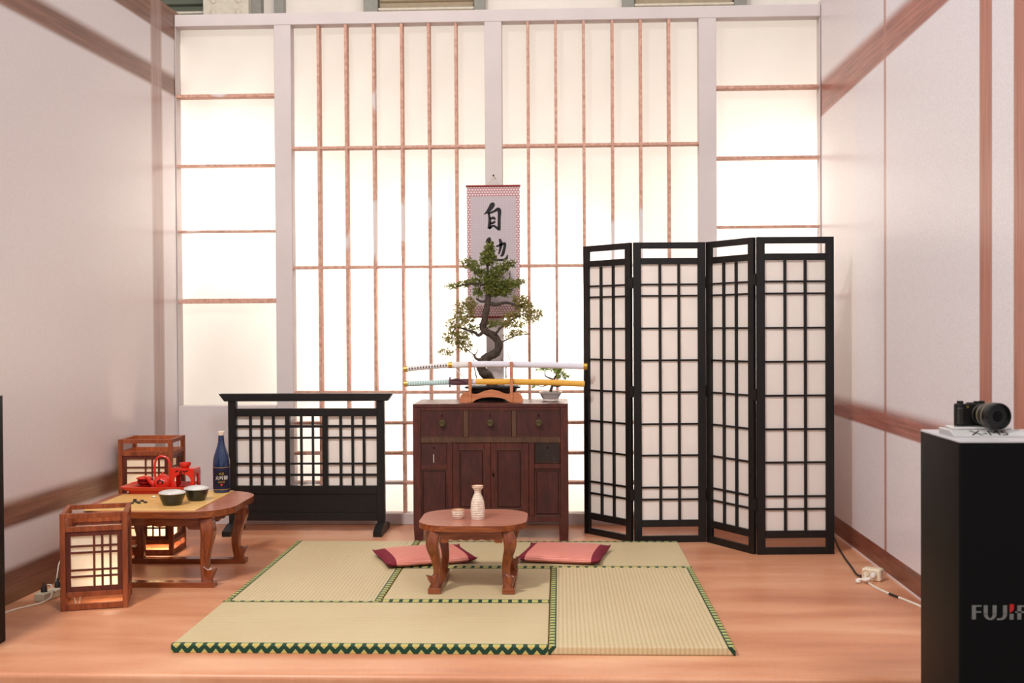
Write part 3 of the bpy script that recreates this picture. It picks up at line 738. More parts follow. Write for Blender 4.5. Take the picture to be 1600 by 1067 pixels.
branch([bp(762, 470), bp(752, 471, -.01), bp(744, 466, -.02)], .010, .005)
branch([bp(762, 473), bp(775, 476, -.02), bp(790, 473, -.03), bp(803, 476, -.04), bp(822, 482, -.03)], .015, .004)
branch([bp(758, 515), bp(748, 524, -.02), bp(742, 520, -.03), bp(730, 516, -.03), bp(712, 512, -.02), bp(704, 530, 0)], .013, .003)
branch([bp(768, 523), bp(775, 521, -.03), bp(783, 512, -.03), bp(800, 500, -.02), bp(820, 490, 0)], .010, .003)
branch([bp(779, 538), bp(790, 532, -.02), bp(806, 525, -.02), bp(828, 523, -.01)], .006, .002)
branch([bp(763, 559), bp(750, 562, -.02), bp(743, 560, -.03), bp(740, 553, -.03)], .012, .006)
branch([bp(742, 556, -.03), bp(733, 549, -.03), bp(724, 541, -.03)], .004, .002)
branch([bp(742, 556, -.03), bp(746, 548, -.03), bp(745, 542, -.03)], .004, .0015)
branch([bp(763, 446), bp(750, 444, -.02), bp(735, 443, -.02), bp(712, 447, -.02)], .009, .003)
branch([bp(763, 444), bp(780, 450, .01), bp(796, 448, .02), bp(812, 443, .02)], .009, .003)
branch([bp(763, 430), bp(752, 424), bp(742, 418), bp(732, 410)], .006, .002)
branch([bp(763, 430), bp(775, 427), bp(786, 422), bp(796, 414)], .006, .002)
branch([bp(790, 592), bp(789, 575, .02), bp(783, 562, .02)], .004, .002); branch([bp(789, 578, .02), bp(795, 566, .02), bp(792, 552, .02), bp(787, 545, .02)], .003, .0015); branch([bp(744, 592), bp(740, 575, .02), bp(737, 555, .02)], .004, .0015)
PADS = [  # px, py, rx, rz, density, kind
 (766, 386, 9, 9, 1.3, 0), (764, 398, 14, 11, 1.2, 0), (762, 408, 15, 9, 1.1, 0), (731, 410, 14, 9, .8, 0), (743, 418, 10, 8, .9, 0), (750, 426, 12, 8, .9, 0),
 (796, 413, 11, 8, .9, 0), (783, 418, 13, 8, 1, 0), (775, 426, 14, 9, 1, 0), (769, 440, 19, 12, 1.6, 0), (771, 453, 18, 12, 1.6, 0), (786, 455, 16, 9, 1.2, 0),
 (708, 447, 13, 5, .9, 0), (724, 443, 13, 6, 1, 0), (742, 440, 12, 8, 1.1, 0), (796, 445, 17, 9, 1.3, 0), (812, 441, 10, 6, 1, 0), (747, 457, 9, 9, 1, 0),
 (734, 475, 13, 12, .7, 1), (722, 484, 19, 15, .65, 1), (714, 505, 20, 15, .65, 1), (706, 528, 19, 14, .62, 1), (725, 541, 15, 11, .62, 1), (697, 551, 13, 7, .6, 1), (739, 514, 12, 8, .8, 0), (732, 498, 12, 10, .6, 1), (722, 525, 14, 10, .6, 1),
 (812, 472, 14, 14, .75, 1), (822, 484, 16, 15, .75, 1), (839, 491, 11, 9, .7, 1), (798, 494, 15, 9, .7, 1), (828, 500, 13, 8, .7, 1), (792, 506, 14, 8, .8, 1), (766, 507, 15, 7, .9, 0), (810, 520, 16, 5, .8, 1), (796, 526, 8, 5, .7, 1), (808, 508, 13, 7, .6, 1)]
for px, py, rx, rz, dn, kd in PADS:
    bm = bmesh.new(); dy = random.uniform(-.03, .03); c = bp(px, py, dy)
    leaves(bm, c, rx * .0038, min(rx * .0040, .06), rz * .0035, int(rx * rz * dn * (1.3 if kd == 0 else 1.5)), .0135); mk('foliage', bm, 'leaf_loose' if kd else 'leaf', bt)
SX, SY = 1.507, 2.70
def sp(px, py, dy=0): return Vector((1.436 + (px - 842) * .00397 - SX, dy, .836 + (626 - py) * .0040 - ZC + .0))
sb = thing('small_bonsai', 'small bonsai in a white footed pot at the right end of the cabinet', 'bonsai', (SX, SY, ZC))
bm = bmesh.new(); rs = [ring_(.09, .06, .010), ring_(.105, .07, .018), ring_(.132, .09, .044), ring_(.145, .10, .047), ring_(.145, .10, .056), ring_(.125, .085, .056), ring_(.12, .08, .044)]
for v in bm.verts: v.co.x -= .018
for a, b in zip(rs, rs[1:]):
    for i in range(len(a)): bm.faces.new((a[i], a[(i + 1) % len(a)], b[(i + 1) % len(a)], b[i]))
bm.faces.new(rs[0]); mk('pot', bm, 'white_pot', sb)
for x in (-.038, .038): B('pot_foot', 'white_pot', sb, x - .010, x + .010, -.03, .03, 0, .0115, .002)
bm = bmesh.new(); prism(bm, rrect(.122, .082, .016, 4), .045, .052, 'z'); mk('soil', bm, 'soil', sb)
branch([sp(860, 613), sp(862, 606), sp(865, 600), sp(866, 593), sp(868, 588)], .010, .005, sb)
branch([sp(865, 594), sp(857, 591), sp(852, 588), sp(851, 580)], .006, .003, sb); branch([sp(866, 594), sp(869, 588), sp(873, 582)], .006, .003, sb)
branch([sp(864, 600), sp(853, 603), sp(846, 605), sp(838, 602)], .005, .002, sb); branch([sp(864, 603), sp(872, 605), sp(880, 602)], .006, .003, sb)
for px, py, rx, rz in ((849, 577, 11, 5), (860, 575, 8, 4), (872, 579, 11, 6), (878, 588, 9, 6), (886, 591, 4, 3), (833, 603, 6, 4)):
    bm = bmesh.new(); leaves(bm, sp(px, py, random.uniform(-.01, .01)), rx * .0040, rx * .0035, rz * .0039, int(rx * rz * 1.5), .013, .6); mk('foliage', bm, 'leaf_bright', sb)

# ------------------------------------------------------------------ hanging scroll
sc = thing('hanging_scroll', 'bamboo wall scroll with large black calligraphy behind the bonsai', 'scroll', (1.139, 2.985, 2.212))
def SZ(zx, zy): return ((zx - 315) * .000664, -(zy - 130) * .000664)
W2 = .172; HT = .852
B('border_sheet', 'scroll_border', sc, -W2, W2, -.001, .0015, -HT, 0, 0)
B('writing_sheet', 'scroll', sc, -.147, .147, -.0022, -.0011, -.772, -.067, 0)
for z in (.0, -HT): 
    bm = bmesh.new(); tube(bm, [(-.178, -.002, z), (.178, -.002, z)], .0065, 10); mk('rod', bm, 'rod', sc, True)
bm = bmesh.new(); tube(bm, [(-.035, -.004, .006), (.003, -.006, .066), (.036, -.004, .006)], .0012, 6); mk('cord', bm, 'string', sc)
bm = bmesh.new(); lathe(bm, [(0, -.006), (.0055, -.004), (.006, 0), (.002, .003), (.002, .026)], 12); mk('nail', bm, 'steel', sc, True, loc=(.003, -.011, .067), rot=(R(-90), 0, 0))
k_ = .000664
def ST(name, strokes):
    bm = bmesh.new()
    for s in strokes: stroke(bm, [SZ(x, y) + (w * k_ * 1.22,) for x, y, w in s], .0030)
    o = mk(name, bm, 'ink', sc); return o
ST('character', [[(314, 292, 8), (308, 312, 20), (285, 350, 18), (255, 385, 11), (222, 408, 2)], [(268, 392, 8), (280, 455, 11), (276, 548, 15)], [(268, 398, 8), (320, 380, 9), (362, 358, 14), (376, 380, 15), (373, 450, 12), (372, 525, 13), (370, 566, 12)],
                 [(283, 452, 8), (318, 442, 11), (332, 462, 7)], [(283, 500, 7), (318, 488, 10), (335, 476, 5)], [(272, 548, 10), (312, 520, 8), (338, 532, 9), (360, 552, 9)]])
ST('character', [[(280, 632, 6), (272, 655, 18), (252, 690, 16)], [(248, 688, 10), (300, 684, 12), (306, 694, 9), (296, 730, 8)], [(262, 725, 8), (300, 735, 7)], [(262, 700, 8), (262, 750, 8), (296, 750, 8)], [(275, 750, 8), (262, 800, 9), (235, 835, 4)], [(300, 745, 8), (298, 820, 10), (330, 850, 9), (400, 856, 9), (440, 842, 11), (452, 802, 3)],
                 [(376, 648, 8), (388, 690, 13), (382, 745, 10), (365, 800, 5)], [(342, 722, 7), (385, 708, 9), (424, 694, 11), (424, 730, 11), (405, 800, 12), (384, 818, 6)]])
for q in range(2):
    for w in range(4): ST('small_character', [[(400 + q * 68, 985 + w * 38, 3), (412 + q * 68, 988 + w * 38, 3)], [(406 + q * 68, 978 + w * 38, 2), (404 + q * 68, 1006 + w * 38, 3)], [(398 + q * 68, 1004 + w * 38, 2), (416 + q * 68, 1002 + w * 38, 3)]])

# ------------------------------------------------------------------ standing screen
ts = thing('standing_screen', 'black wooden standing screen on two feet, behind the low table', 'screen', (-.03, 2.725, 0))
def tx(p): return (p - 631) * 1.0235e-3 - .010
def tz(p): return .881 - (p - 100) * .9985e-3 
tz_ = lambda p: max(0, tz(p))
bm = bmesh.new(); prism(bm, [(tx(90), tz(100)), (tx(1172), tz(100)), (tx(1140), tz(147)), (tx(125), tz(147))], -.035, .035, 'y'); mk('top_beam', bm, 'black_wood_h', ts)
for a, b in ((145, 193), (1069, 1117)): B('post', 'black_wood', ts, tx(a), tx(b), -.024, .024, .05, tz(147.3), .002)
def tb(name, x0, x1, z0, z1, d=.014, m_='black_wood_h'): return B(name, m_, ts, tx(x0), tx(x1), -d, d, tz(z1), tz(z0), .001)
tb('upper_rail', 193.3, 1068.7, 195, 244, .018); tb('middle_rail', 193.3, 1068.7, 686, 736, .018); tb('lower_rail', 193.3, 1068.7, 858, 907, .020)
tb('lower_panel', 193.3, 1068.7, 736.3, 857.7, .008)
for a, b in ((499, 528), (731, 763)): tb('stile', a, b, 244.3, 685.7, .016, 'black_wood')
for a, b in ((272, 287), (343, 358), (415, 431), (590, 605), (663, 677), (835, 851), (910, 925), (980, 996)): tb('lattice_bar', a, b, 244.3, 685.7, .009, 'black_wood')
for a, b in ((301, 317), (375, 388), (540, 552), (610, 625)):
    for p0, p1 in ((193.3, 498.7), (528.3, 730.7), (763.3, 1068.7)): tb('lattice_bar', p0, p1, a, b, .0075)
for p0, p1 in ((193.3, 498.7), (763.3, 1068.7)): B('paper', 'paper', ts, tx(p0), tx(p1), .0102, .0112, tz(685.7), tz(244.3), 0)
for xc in (tx(169), tx(1093)):
    bm = bmesh.new(); prism(bm, [(-.175, 0), (.175, 0), (.175, .032), (.06, .062), (-.06, .062), (-.175, .032)], xc - .027, xc + .027, 'x', .0015); mk('foot', bm, 'black_wood', ts)

# ------------------------------------------------------------------ folding screen
fs = thing('folding_screen', 'black four-panel folding screen with white paper panes', 'folding screen', (2.4, 2.35, 0))
PTS = [(1.718, 2.72), (2.000, 2.388), (2.445, 2.418), (2.670, 2.030), (3.120, 2.056)]
FH = 1.795
prev = None
for i in range(4):
    a, b = Vector(PTS[i] + (0,)), Vector(PTS[i + 1] + (0,)); d = (b - a); L = d.length; ang = math.atan2(d.y, d.x); gp = .007
    w = L - 2 * gp; sw = .046; th = .011
    bm = bmesh.new()
    for x0, x1 in ((0, sw), (w - sw, w)): box(bm, x0, x1, -th, th, 0, FH, .0015)
    for z0, z1 in ((1.758, 1.795), (1.664, 1.702), (.094, .134), (0, .040)): box(bm, sw, w - sw, -th + .0008, th - .0008, z0, z1, .001)
    p = mk('panel', bm, 'black_wood', fs, loc=(a + d.normalized() * gp - Vector((2.4, 2.35, 0))), rot=(0, 0, ang))
    iw = w - 2 * sw
    for f in (1 / 3, 2 / 3): B('lattice_bar', 'black_wood', p, sw + iw * f - .008, sw + iw * f + .008, -.008, .006, .1345, 1.6635, .001)
    for z in (1.544, 1.476, 1.282, 1.091, .899, .709, .521, .329, .257): B('lattice_bar', 'black_wood_h', p, sw + .0003, w - sw - .0003, -.0065, .0055, z - .0055, z + .0055, .001)
    B('paper', 'paper', p, sw + .0003, w - sw - .0003, .0062, .0072, .1345, 1.6635, 0)
    if i > 0:
        for z in (1.555, .905, .285):
            bm = bmesh.new(); sgn = 1
            tube(bm, [(-gp, 0, z - .035), (-gp, 0, z + .035)], .0055, 8); box(bm, -gp * 2 - .004, .004, -.004, .004, z - .03, z + .03, 0)
            mk('hinge', bm, 'steel', p)

# ------------------------------------------------------------------ lanterns
def lantern(name, label, cx, cy, rz, W, D, H, top, power, color):
    t = thing(name, label, 'lantern', (cx, cy, 0), R(rz), 'wooden paper lanterns')
    pw = .024; hw_, hd = W / 2, D / 2
    for sx in (-1, 1):
        for sy in (-1, 1): B('post', 'lantern_wood', t, sx * (hw_ - pw / 2) - pw / 2, sx * (hw_ - pw / 2) + pw / 2, sy * (hd - pw / 2) - pw / 2, sy * (hd - pw / 2) + pw / 2, 0, H, .0015)
    zr = [(H - .023, H - .001), (H - top - .024, H - top), (.063, .086), (.003, .031)]   # rails
    p1, p0 = zr[1][0], zr[2][1]
    for face in range(4):
        w = (W if face % 2 == 0 else D) - 2 * pw; dist = (hd if face % 2 == 0 else hw_); rot = (0, 0, R(90 * face))
        for z0, z1 in zr: B('rail', 'lantern_wood', t, -w / 2 + .0003, w / 2 - .0003, -dist + .002, -dist + .020, z0, z1, .001, rot=rot)
        b = .022; fr = bmesh.new(); y0, y1 = -dist + .007, -dist + .016
        for q in ((-w / 2 + .0005, -w / 2 + b, p0, p1), (w / 2 - b, w / 2 - .0005, p0, p1), (-w / 2 + b, w / 2 - b, p1 - .021, p1 - .0003), (-w / 2 + b, w / 2 - b, p0 + .0003, p0 + .023)): box(fr, q[0], q[1], y0, y1, q[2], q[3], .0008)
        f = mk('panel_frame', fr, 'lantern_dark', t, rot=rot)
        xa, xb, za, zb_ = -w / 2 + b, w / 2 - b, p0 + .023, p1 - .021; ww = xb - xa; hh = zb_ - za
        for u in (.50, .675, .85): B('lattice_bar', 'lantern_dark', f, xa + ww * u - .005, xa + ww * u + .005, y0 + .001, y1 - .001, za, zb_, .0006)
        for zz in (zb_ - .047, zb_ - .077, za + .076, za + .046): B('lattice_bar', 'lantern_dark', f, xa, xb, y0 + .0015, y1 - .0015, zz - .0048, zz + .0048, .0006)
        B('paper', 'lantern_paper', f, xa - .005, xb + .005, y1 + .0004, y1 + .0012, za - .005, zb_ + .005, 0)
    B('base_board', 'rack_wood', t, -hw_ + .022, hw_ - .022, -hd + .022, hd - .022, .004, .014, 0)  # lighter orange wood carries the lamp glow on this board in its colour
    B('cross_bar', 'lantern_dark', t, -hw_ + .021, hw_ - .021, -.012, .012, .066, .076, .001)
    bm = bmesh.new(); lathe(bm, [(0, .0762), (.016, .0762), (.016, .11), (.012, .115), (0, .115)], 16); mk('lamp_socket', bm, 'cam_body', t)
    bm = bmesh.new(); lathe(bm, [(0, .115), (.012, .117), (.026, .145), (.026, .16), (.014, .178), (0, .182)], 16); mk('bulb', bm, 'bulb', t, True)
    l = bpy.data.lights.new('lantern_light', 'POINT'); l.energy = power; l.color = color; l.shadow_soft_size = .05
    lo_ = bpy.data.objects.new('lantern_light', l); COL.objects.link(lo_); lo_.parent = t; lo_.location = (.055, -.055, .14)
    return t
lf = lantern('paper_lantern', 'short wooden paper lantern on the floor in front of the low table', -.638, .842, 17, .297, .297, .45, .062, 1.1, (1, .82, .62))
bm = bmesh.new(); tube(bm, smooth_path([(-.095, -.110, .058), (-.085, -.125, .034), (-.075, -.130, .020), (-.068, -.128, .034), (-.066, -.12, .058)], 5), .0026, 6); mk('cord_loop', bm, 'cable_white', lf, True)
lr = lantern('paper_lantern', 'tall glowing wooden paper lantern behind the red tea tray', -.814, 2.105, 2, .31, .27, .665, .070, 5.5, (1, .80, .55))

# ------------------------------------------------------------------ things on the large table
ZB = .3885
gb = thing('go_board', 'thin yellow bamboo go board on the low table', 'board', (-.54, 1.49, ZB))
B('board', 'board', gb, -.285, .285, -.355, .335, 0, .006, .001)
bm = bmesh.new()
for i in range(19):
    x = -.255 + .51 * i / 18; box(bm, x - .0006, x + .0006, -.315, .295, .006, .0063); y = -.315 + .61 * i / 18; box(bm, -.255, .255, y - .0006, y + .0006, .006, .0063)
mk('grid_lines', bm, 'line', gb)
ZG = ZB + .0063
def gobowl(x, y, label, s):
    t = thing('go_bowl', label, 'bowl', (x, y, ZG), 0, 'dark go bowls with pale lids')
    bm = bmesh.new(); lathe(bm, [(0, 0), (.044 * s, 0), (.047 * s, .003), (.060 * s, .034), (.0655 * s, .056), (.063 * s, .058), (.058 * s, .04), (0, .03)], 40); mk('bowl_body', bm, 'bowl', t, True)
    bm = bmesh.new(); lathe(bm, [(.0, .0585), (.066 * s, .0585), (.0685 * s, .062), (.066 * s, .067), (.045 * s, .0745), (.02 * s, .0775), (0, .078)], 40); mk('lid', bm, 'bowl_lid', t, True)
gobowl(-.428, 1.30, 'dark green go bowl with pale-sheened lid nearer the front of the board', 1.0)
gobowl(-.350, 1.455, 'dark green go bowl with pale-sheened lid nearer the blue bottle', .96)
for i, (x, y) in enumerate([(-.674, 1.441), (-.650, 1.332), (-.615, 1.338), (-.624, 1.408), (-.590, 1.362), (-.657, 1.390), (-.632, 1.365)]):
    bm = bmesh.new(); lathe(bm, [(0, 0), (.008, .001), (.011, .0045), (.008, .008), (0, .009)], 16)
    tag(mk('go_stone', bm, 'stone_black', None, True, loc=(x, y, ZG)), 'small black go stone in the cluster on the yellow board', 'go stone', 'black go stones on the board')
bm = bmesh.new(); lathe(bm, [(0, 0), (.008, .001), (.011, .0045), (.008, .008), (0, .009)], 16)
tag(mk('go_stone', bm, 'stone_white', None, True, loc=(-.612, 1.555, ZG)), 'single white go stone in front of the red tray', 'go stone')
# sake bottle
bo = thing('sake_bottle', 'blue glass sake bottle with navy label at the edge of the low table', 'bottle', (-.303, 1.752, ZG))
bm = bmesh.new(); prof = [(0, 0), (.041, 0), (.045, .004), (.0455, .15), (.0445, .175), (.040, .20), (.030, .232), (.0215, .258), (.0170, .28), (.0155, .305), (.0155, .318), (0, .318)]; lathe(bm, prof, 40); mk('glass', bm, 'blue_glass', bo, True)
bm = bmesh.new(); lathe(bm, [(.0158, .314), (.0168, .316), (.0168, .326), (.0185, .327), (.0185, .335), (.0165, .337), (0, .337)], 28); mk('cap', bm, 'cap', bo, True)
def cyl(bm, a0, a1, z0, z1, r, n=28):
    L = [(bm.verts.new((r * math.sin(a), -r * math.cos(a), z0)), bm.verts.new((r * math.sin(a), -r * math.cos(a), z1))) for a in [a0 + (a1 - a0) * i / n for i in range(n + 1)]]
    for p, q in zip(L, L[1:]): bm.faces.new((p[0], q[0], q[1], p[1]))
FA = R(16)     # the label faces a little to the right
bm = bmesh.new(); cyl(bm, -R(115) + FA, R(115) + FA, .017, .142, .0460); lb = mk('label', bm, 'label_navy', bo, True)
for z in (.018, .1385): bm = bmesh.new(); cyl(bm, -R(115) + FA, R(115) + FA, z, z + .0028, .0463); mk('gold_band', bm, 'label_gold', lb, True)
bm = bmesh.new(); vs_ = []
for i in range(28):
    a = 2 * PI * i / 28; th_ = FA + .84 * math.cos(a); vs_.append(bm.verts.new((.0464 * math.sin(th_), -.0464 * math.cos(th_), .080 + .044 * math.sin(a))))
c0 = bm.verts.new((.0464 * math.sin(FA), -.0464 * math.cos(FA), .080))
for i in range(28): bm.faces.new((c0, vs_[i], vs_[(i + 1) % 28]))
for k_i in range(2): bmesh.ops.subdivide_edges(bm, edges=bm.edges[:], cuts=1)
for v in bm.verts: q = math.hypot(v.co.x, v.co.y); v.co.x *= .0464 / q; v.co.y *= .0464 / q
mk('label_oval', bm, 'label_black', lb)
def wrapt(z, r=.0469): return lambda x, y: Vector((r * math.sin(FA + x / r), -r * math.cos(FA + x / r), z + y))
text_mesh('lettering', '大吟醸', .0245, 'label_white', lb, wrapt(.0745)); text_mesh('lettering', '純米酒', .0125, 'label_gold', lb, wrapt(.056)); text_mesh('lettering', '銘酒', .0145, 'label_gold', lb, wrapt(.101))
bm = bmesh.new(); lathe(bm, [(0, 0), (.0055, 0), (.0055, .0006), (0, .0006)], 14); mk('seal', bm, 'label_red', lb, loc=(.0466 * math.sin(FA), -.0466 * math.cos(FA), .046), rot=(R(90), 0, FA))
# red tea set
tr_ = thing('serving_tray', 'red lacquer serving tray with flared rim on the low table', 'tray', (-.655, 1.762, ZG))
bm = bmesh.new()
def ring2(w, d, z, r=.03): return [bm.verts.new((u, v, z)) for u, v in rrect(w, d, r, 5)]
rs = [ring2(.30, .17, 0), ring2(.30, .17, .012), ring2(.315, .185, .014), ring2(.372, .242, .036), ring2(.376, .246, .041), ring2(.366, .236, .042), ring2(.315, .185, .021), ring2(.30, .17, .019)]
for a, b in zip(rs, rs[1:]):
    for i in range(len(a)): bm.faces.new((a[i], a[(i + 1) % len(a)], b[(i + 1) % len(a)], b[i]))
bm.faces.new(rs[0]); bm.faces.new(rs[-1][::-1]); mk('tray_body', bm, 'red_lacquer', tr_, True)
ZY = ZG + .0195
tp = thing('teapot', 'red lacquer teapot with tall arched handle on the tray', 'teapot', (-.632, 1.752, ZY))
bm = bmesh.new(); lathe(bm, [(0, 0), (.032, 0), (.044, .010), (.050, .028), (.049, .045), (.040, .062), (.026, .070), (0, .072)], 32); mk('pot_body', bm, 'red_lacquer', tp, True)
bm = bmesh.new(); lathe(bm, [(.027, .070), (.028, .073), (.018, .078), (.006, .081), (.007, .088), (0, .091)], 24); mk('lid', bm, 'red_lacquer', tp, True)
bm = bmesh.new(); tube(bm, smooth_path([(-.041, 0, .055), (-.044, 0, .11), (-.039, 0, .155), (-.020, 0, .176), (.006, 0, .178), (.028, 0, .168), (.040, 0, .14), (.042, 0, .10), (.040, 0, .055)], 5), .006, 10, 1.3, 1); mk('handle', bm, 'red_lacquer', tp, True)
bm = bmesh.new(); tube(bm, smooth_path([(-.040, -.01, .025), (-.062, -.018, .040), (-.076, -.024, .064), (-.090, -.028, .070)], 4), [.015] * 4 + [.012] * 4 + [.009] * 4 + [.007], 12); mk('spout', bm, 'red_lacquer', tp, True)
def blossom(par, pts, r, zc, a0):
    bm = bmesh.new()
    for (da, dz, rot, ln) in pts:
        c = cos_ = math.cos(rot); s_ = math.sin(rot); vs2 = []
        for u, w in ((-1, 0), (0, .28), (1, 0), (0, -.28)):
            x = (u * c - w * s_) * ln; z = (u * s_ + w * c) * ln; th_ = a0 + da + x / r
            rr = r * (1 - .5 * ((zc + dz + z - .03) / .08) ** 2) if par.name.startswith('pot_body') else r
            vs2.append(bm.verts.new((rr * math.sin(th_), -rr * math.cos(th_), zc + dz + z)))
        bm.faces.new(vs2)
    mk('painted_blossom', bm, 'black_lacquer', par)
blossom(tp.children[0], [(-.2, .006, .6, .014), (.2, .006, -.6, .014), (0, .012, 1.57, .010), (-.22, -.006, -.7, .013), (.22, -.006, .7, .013)], .0535, .042, .05)
cu_ = thing('stacked_teacups', 'stack of dark red lacquer saucers and cups at the left of the tray', 'cups', (-.745, 1.785, ZY))
bm = bmesh.new(); lathe(bm, [(0, 0), (.030, 0), (.032, .006), (.050, .012), (.053, .018), (.048, .019), (.03, .012), (0, .011)], 32); mk('saucer', bm, 'red_dark', cu_, True)
for k_i in range(2):
    z = .014 + k_i * .018; bm = bmesh.new(); lathe(bm, [(0, z), (.024, z), (.038, z + .010), (.043, z + .024), (.041, z + .025), (.03, z + .012), (0, z + .010)], 32); mk('cup', bm, 'red_dark', cu_, True)
bm = bmesh.new(); lathe(bm, [(0, .052), (.046, .0525), (.047, .056), (.030, .062), (.012, .066), (0, .067)], 32); mk('lid', bm, 'red_lacquer', cu_, True)
wm = thing('pot_warmer', 'red lacquer box stand with arched openings at the right of the tray', 'stand', (-.518, 1.795, ZY), R(-4))
def archface(W, H, n=14):
    hw2 = W / 2; a = hw2 - .021; pts = [(-hw2, 0), (-hw2, H), (hw2, H), (hw2, 0), (hw2 - .012, 0)]
    for i in range(n + 1):
        t_ = R(-28 + 236 * i / n); pts.append((a * math.cos(t_) * 1.05, .042 + .040 * math.sin(t_)))
    pts.append((-hw2 + .012, 0)); return pts
for i, w in enumerate((.134, .096, .134, .096)):
    bm = bmesh.new(); dist = .05 if i % 2 == 0 else .067
    prism(bm, archface(w if i % 2 == 0 else w - .0005, .106), -dist, -dist + .008, 'y'); mk('arched_side', bm, 'red_lacquer', wm, rot=(0, 0, R(90 * i)))
bm = bmesh.new(); prism(bm, rrect(.134, .100, .008, 3), .104, .112, 'z', .002); mk('top', bm, 'red_lacquer', wm)
bm = bmesh.new(); bl = [(-.03, .098, .5), (-.01, .094, 1.2), (.01, .096, -.4), (.025, .1, .3), (-.004, .085, 1.5)]
for x, z, r_ in bl:
    c, s_ = math.cos(r_), math.sin(r_); bm.faces.new([bm.verts.new((x + (u * c - w * s_) * .014, -.0506, z + (u * s_ + w * c) * .014 - .002)) for u, w in ((-1, 0), (0, .3), (1, 0), (0, -.3))])
mk('painted_branch', bm, 'black_lacquer', wm)
bm = bmesh.new(); lathe(bm, [(0, 0), (.019, 0), (.021, .003), (.029, .012), (.031, .022), (.0295, .027), (.027, .026), (.026, .016), (0, .006)], 32)
tag(mk('teacup', bm, 'red_lacquer', None, True, loc=(-.517, 1.79, ZY + .1125)), 'small red teacup standing on top of the red box stand', 'cup')

# ------------------------------------------------------------------ pedestals and camera
def pedestal(label, x0, y0, zb, s=.385, h=1.032):
    t = thing('display_pedestal', label, 'pedestal', (x0 + s / 2, y0 + s / 2, zb), 0, 'black display pedestals')
    bm = bmesh.new(); prism(bm, rrect(s, s, .012, 4), 0, h - .006, 'z'); mk('column', bm, 'ped', t, True)
    bm = bmesh.new(); prism(bm, rrect(s + .001, s + .001, .012, 4), h - .006, h, 'z', .0015); mk('top_plate', bm, 'ped_top', t)
    return t
pedestal('black display pedestal cut off at the left edge of the photo', -.757 - .385, .176 - .385, 0)
pr_ = pedestal('black display pedestal with brand lettering holding a camera', 2.750, -1.10, -.09, .385, 1.047)
fy = -.1925 - .0008
def flat(dx, z): return lambda x, y: Vector((dx + x, fy, z + y))
# brand lettering built from thick strokes
def glyph(x, kind, h=.042):
    bm = bmesh.new(); w = .0115; z0 = .517; th2 = .0042
    def r(a, b, c, d): prism(bm, [(x + a, z0 + c), (x + b, z0 + c), (x + b, z0 + d), (x + a, z0 + d)], fy - .0005, fy + .0006, 'y')
    def arc(cx2, cz2, ro, ri, a0, a1):
        n2 = 10; o1 = [(x + cx2 + ro * math.cos(R(a0 + (a1 - a0) * i / n2)), z0 + cz2 + ro * math.sin(R(a0 + (a1 - a0) * i / n2))) for i in range(n2 + 1)]
        o2 = [(x + cx2 + ri[0] * math.cos(R(a0 + (a1 - a0) * i / n2)), z0 + cz2 + ri[1] * math.sin(R(a0 + (a1 - a0) * i / n2))) for i in range(n2 + 1)]
        prism(bm, o1 + o2[::-1], fy - .0005, fy + .0006, 'y')
    if kind == 'F': r(0, w, 0, h); r(w, .028, h - th2, h); r(w, .027, .020, .020 + th2)
    if kind == 'U': r(0, w, .016, h); r(.026, .026 + w, .016, h); arc(.01875, .017, .01875, (.0075, .0135), 180, 360)
    if kind == 'J': r(.014, .014 + w, .016, h); arc(.0068, .017, .01875, (.0075, .0135), 270, 360); r(-.004, .007, -.0018, .0034)
    if kind == 'I': r(0, w, 0, .017)
    if kind == 'i': r(0, w, 0, h)
    if kind == 'f': r(0, w, 0, h); r(w, .028, h - th2, h); r(-.006, .027, .020, .020 + th2)
    if kind == 'L': r(0, w, 0, h); r(w, .024, 0, th2)
    if kind == 'M': r(0, w, 0, h); r(.034, .034 + w, 0, h); prism(bm, [(x + w, z0 + h), (x + .0227, z0 + .006), (x + .034, z0 + h), (x + .030, z0 + h), (x + .0227, z0 + .018), (x + w + .003, z0 + h)], fy - .0005, fy + .0006, 'y')
    mk('letter', bm, 'logo_grey', pr_)
x = -.1925 + .035
for kd, adv in (('F', .0345), ('U', .0425), ('J', .033), ('I', .0225), ('f', .034), ('i', .018), ('L', .028), ('M', .04)): glyph(x, kd); xi = x; x += adv
xi = -.1925 + .035 + .0345 + .0425 + .033
bm = bmesh.new(); prism(bm, [(xi, .517 + .020), (xi, .517 + .043), (xi + .004, .517 + .046), (xi + .0125, .517 + .045), (xi + .0125, .517 + .032), (xi + .009, .517 + .025)], fy - .0005, fy + .0006, 'y'); mk('letter_accent', bm, 'logo_red', pr_)
ZP = .957
ac = thing('acrylic_stand', 'clear acrylic display block with black lettering under the camera', 'display stand', (2.864, -.925, ZP))
bm = bmesh.new(); prism(bm, [(-.085, 0), (-.085, .006), (-.042, .0205), (.06, .0205), (.06, 0)], -.100, .118, 'x', .002); mk('block', bm, 'acrylic', ac)
B('top_plate', 'acrylic', ac, -.082, .095, -.028, .055, .0208, .0275, .002)
SLP = math.atan2(.0145, .043)
text_mesh('lettering', 'X-M5', .048, 'ink', ac, lambda x, y: Vector((x * 1.05 + .012, -.080 + y * math.cos(SLP), .0088 + y * math.sin(SLP))))
cm = thing('mirrorless_camera', 'black mirrorless camera with long lens on the acrylic block', 'camera', (2.858, -.888, ZP + .0278), R(14))
bm = bmesh.new(); prism(bm, rrect(.112, .036, .012, 5), 0, .066, 'z', .002); mk('body', bm, 'cam_body', cm, True)
B('top_plate', 'cam_metal', cm, -.052, .052, -.016, .016, .066, .069, .001)
